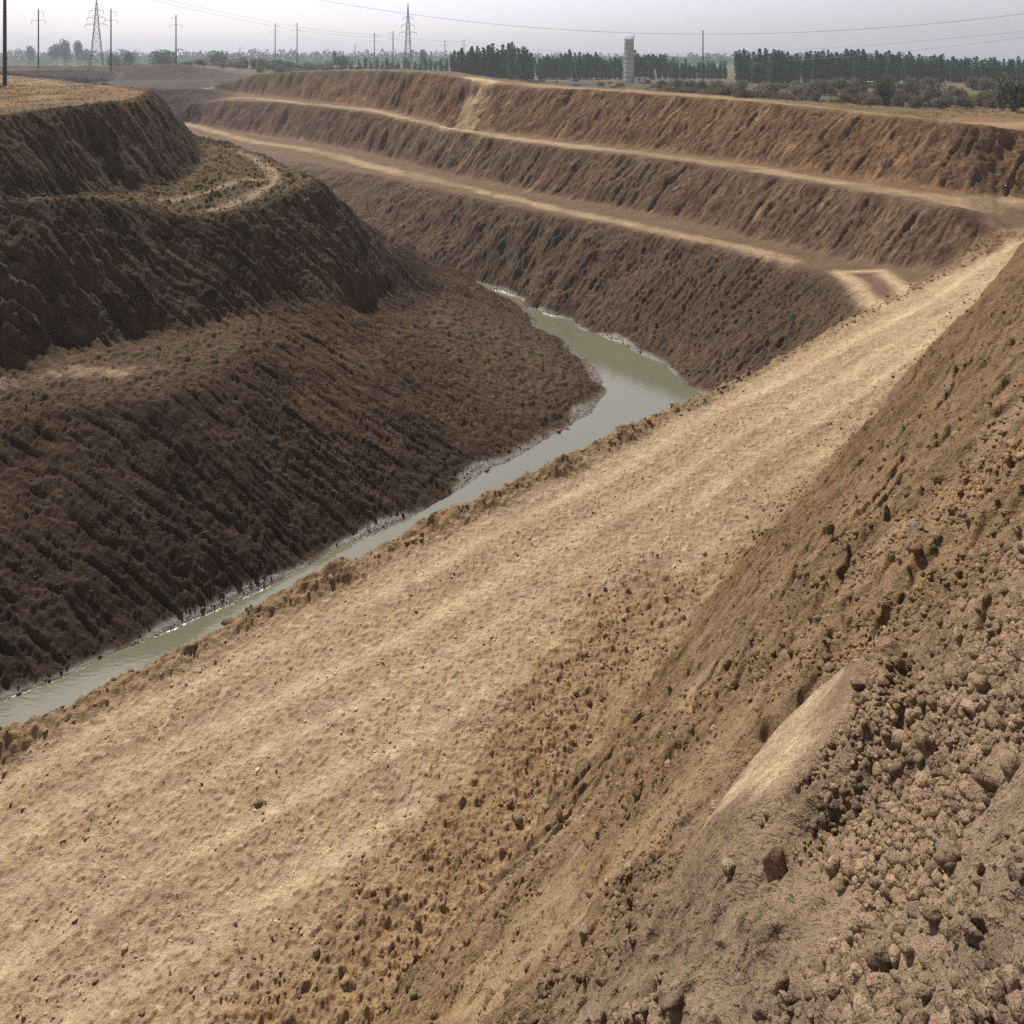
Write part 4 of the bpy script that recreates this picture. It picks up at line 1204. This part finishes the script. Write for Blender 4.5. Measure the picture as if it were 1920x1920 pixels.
def pylon(px, top, dist, base_w, label):
    x = (px - 960) / F * dist; z0 = h1(x, dist) - .2; H = (HZ - top) / F * dist - z0
    e = root("lattice_pylon", (x, dist, z0), label, "pylon", None, .35)
    def hw(z):   # half width at a height
        t = z / H
        return base_w * .5 * (1 - t / .62) + .75 * (t / .62) if t < .62 else .75 * (1 - (t - .62) / .38) + .04
    lv = [0, .16, .30, .42, .52, .62, .70, .78, .85, .92, 1.0]
    cr = ((-1, -1), (1, -1), (1, 1), (-1, 1))
    for sx, sy in cr:
        MB().path([(sx * hw(t * H), sy * hw(t * H), t * H) for t in lv], .11, 4).build("leg", STEEL, e)
    br = MB()
    for a, b_ in zip(lv[:-1], lv[1:]):
        for k in range(4):
            (ax, ay), (bx, by) = cr[k], cr[(k + 1) % 4]
            wa, wb = hw(a * H), hw(b_ * H)
            br.tube((ax * wa, ay * wa, a * H), (bx * wb, by * wb, b_ * H), .05, .05, 4)
            br.tube((bx * wa, by * wa, a * H), (ax * wb, ay * wb, b_ * H), .05, .05, 4)
            br.tube((ax * wb, ay * wb, b_ * H), (bx * wb, by * wb, b_ * H), .05, .05, 4)
    br.build("bracing", STEEL, e)
    for t, L in ((.60, 4.2), (.70, 3.4), (.80, 2.6)):
        for sx in (-1, 1):
            w = hw(t * H)
            a = MB().tube((sx * w, 0, t * H), (sx * L, 0, t * H + .1), .09, .05, 4).tube((sx * w, 0, t * H + 1.1), (sx * L, 0, t * H + .1), .07, .05, 4).build("crossarm", STEEL, e)
            MB().tube((sx * L, 0, t * H), (sx * L, 0, t * H - 1.3), .09, .09, 6).build("insulator", INS, a)
pylon(181, -6, 330, 5.0, "lattice steel pylon at left with its tip at the picture's top edge")
pylon(765, 7, 395, 4.3, "slender lattice pylon with a pointed tip above the middle tree row")


def wire(a, b_, sag, label, r=.03, n=40):
    a = np.array(a, float); b_ = np.array(b_, float)
    p = []
    for i in range(n + 1):
        t = i / n; q = a + (b_ - a) * t; q[2] -= sag * 4 * t * (1 - t); p.append(tuple(q))
    o = MB().path(p, r, 5).build("overhead_wire", WIREM)
    tag(o, label, "wire", "overhead wires")
def pt(px, row, d): return ((px - 960) / F * d, d, (HZ - row) / F * d)
# the pair that sweeps from the top edge down along the armed poles
wire(pt(120, -45, 150), pt(557, 50, 420), .6, "upper wire of the pair sweeping down from the top edge to the close poles", .03)
wire(pt(90, -45, 155), pt(557, 57, 420), .6, "lower wire of the pair sweeping down from the top edge to the close poles", .03)
wire(pt(557, 50, 420), pt(737, 66, 450), .9, "upper wire from the close poles on to the small armed pole", .04)
wire(pt(557, 57, 420), pt(737, 70, 450), .9, "lower wire from the close poles on to the small armed pole", .04)
wire(pt(737, 66, 450), pt(870, 78, 557), 1.0, "faint wire from the small armed pole to the poplar clump", .05)
# the long sagging spans across the sky
wire(pt(560, -8, 150), pt(2100, 0, 130), 6.35, "highest wire sagging across the whole sky on the right", .028, 70)
wire(pt(870, 78, 430), pt(2100, 38, 200), 7.6, "wire sagging low over the poplars and rising at the right edge", .04, 70)
wire(pt(1009, 92, 420), pt(2100, 44, 190), 8.3, "lowest wire sagging behind the tower and rising at the right edge", .035, 70)

# ------------------------------------------------------------------ concrete tower, conveyor, sheds
TD = 285.0
tx = (1180 - 960) / F * TD; tz = h1(tx, TD) - .3; TH_ = (HZ - 75) / F * TD - tz
tw = root("concrete_tower", (tx, TD, tz), "grey ringed concrete silo tower with a white-railed top", "tower")
rad = 17 / F * TD / 2
b_ = MB(); nr = 9
for k in range(nr):
    z0_ = TH_ * k / nr; z1_ = TH_ * (k + 1) / nr
    b_.tube((0, 0, z0_), (0, 0, z1_ - .12), rad, rad, 28); b_.tube((0, 0, z1_ - .12), (0, 0, z1_), rad * .965, rad * .965, 28, False)
b_.build("shaft", CONC, tw, True)
MB().tube((0, 0, TH_), (0, 0, TH_ + .25), rad * 1.12, rad * 1.12, 28).build("platform", CONC, tw)
rl_ = MB()
for k in range(12):
    a = k * math.pi / 6; a2 = (k + 1) * math.pi / 6; q = rad * 1.08
    rl_.tube((q * math.cos(a), q * math.sin(a), TH_ + .25), (q * math.cos(a), q * math.sin(a), TH_ + 1.1), .06, .06, 5)
    for hh in (.7, 1.1): rl_.tube((q * math.cos(a), q * math.sin(a), TH_ + hh), (q * math.cos(a2), q * math.sin(a2), TH_ + hh), .05, .05, 5)
rl_.build("railing", WHITE, tw)
MB().tube((rad * .5, 0, TH_ + .3), (rad * 1.2, -.2, TH_ + 1.7), .16, .10, 6).build("spout", STEEL, tw)
MB().tube((-rad * 1.08, -.5, 0), (-rad * 1.08, -.5, TH_ * .96), .15, .15, 8).build("downpipe", WHITE, tw)

cx = (1228 - 960) / F * 280
cz = h1(cx, 280)
cv = root("conveyor_frame", (cx, 280, cz), "white leaning frame standing beside the small sheds right of the tower", "conveyor")
hC = (155 - 128) / F * 280
MB().tube((.9, 0, 0), (-.2, 0, hC), .42, .3, 6).build("mast", WHITE, cv)
MB().tube((-1.6, 0, 0), (-.3, 0, hC), .12, .12, 6).tube((-1.2, 0, hC * .35), (.6, 0, hC * .35), .09, .09, 6).build("stay", STEEL, cv)
MB().tube((-4.0, .3, .3), (-1.0, .1, hC * .36), .22, .22, 6).build("belt", STEEL, cv)


def shed(px0, px1, dist, h_, label, name="site_shed", cat="shed", depth=2.4):
    x0, x1 = (px0 - 960) / F * dist, (px1 - 960) / F * dist
    xm = (x0 + x1) / 2; z = max(h1(xm, dist), h1(x0, dist))
    e = root(name, (xm, dist, z - .3), label, cat)
    w = (x1 - x0) / 2
    MB().box(-w, w, 0, depth, 0, h_ + .3).build("wall", WHITE, e)
    MB().box(-w - .1, w + .1, -.1, depth + .1, h_ + .3, h_ + .42).build("roof", STEEL, e)
    for k in (-.5, .3): MB().box(w * k, w * k + .8, -.03, .0, 1.1, 1.9).build("window", INS, e)
shed(1190, 1216, 282, 2.0, "low white shed between the tower and the leaning frame")


def wall(px0, px1, row, dist, h_, label):
    x0, x1 = (px0 - 960) / F * dist, (px1 - 960) / F * dist; z = -(row - HZ) / F * dist
    e = root("boundary_wall", ((x0 + x1) / 2, dist, z), label, "wall")
    w = (x1 - x0) / 2
    MB().box(-w, w, 0, .25, -1.2, h_).build("panel", WHITE, e)
    n = max(2, int(w * 2 / 4)); pp = MB()
    for k in range(n + 1): 
        q = -w + 2 * w * k / n; pp.box(q - .18, q + .18, -.08, .33, -1.2, h_ + .12)
    pp.build("pier", CONC, e)
wall(1056, 1122, 157, 265, .6, "low white wall on the flat left of the concrete tower")
wall(655, 700, 134, 380, .9, "short white wall behind the rim near the short bare post")
wall(250, 425, 139, 445, .6, "long thin white wall at the feet of the dark green trees")


def van(px, row, dist, label, L=5.2):
    x = (px - 960) / F * dist; z = h1(x, dist)
    e = root("white_van", (x, dist, z), label, "van", None, .1)
    g = MB()
    prof = [(-L / 2, .35), (-L / 2, 1.1), (-L / 2 + .3, 1.9), (-L / 2 + .8, 2.05), (L / 2 - 1.5, 2.05), (L / 2 - .8, 1.25), (L / 2, 1.05), (L / 2, .35)]
    for yy in (-.9, .9): g.V += [(a, yy, c) for a, c in prof]
    n = len(prof); g.F += [tuple(range(n)), tuple(range(2 * n - 1, n - 1, -1))] + [(i, n + i, n + (i + 1) % n, (i + 1) % n) for i in range(n)]
    g.build("body", WHITE, e)
    MB().box(-L / 2 + .9, L / 2 - 1.7, -.925, -.9, 1.25, 1.8).build("window", INS, e)
    for a in (-L / 2 + 1, L / 2 - 1):
        for yy in (-.92, .68): MB().tube((a, yy, .35), (a, yy + .24, .35), .35, .35, 14).build("wheel", DARKM, e)
van(1592, 155, 236, "white van, leftmost of three half hidden behind the scrub on the right")
van(1637, 156, 236, "white van, middle one of three half hidden behind the scrub")
van(1690, 158, 225, "long white van, rightmost of three half hidden behind the scrub", 6.6)
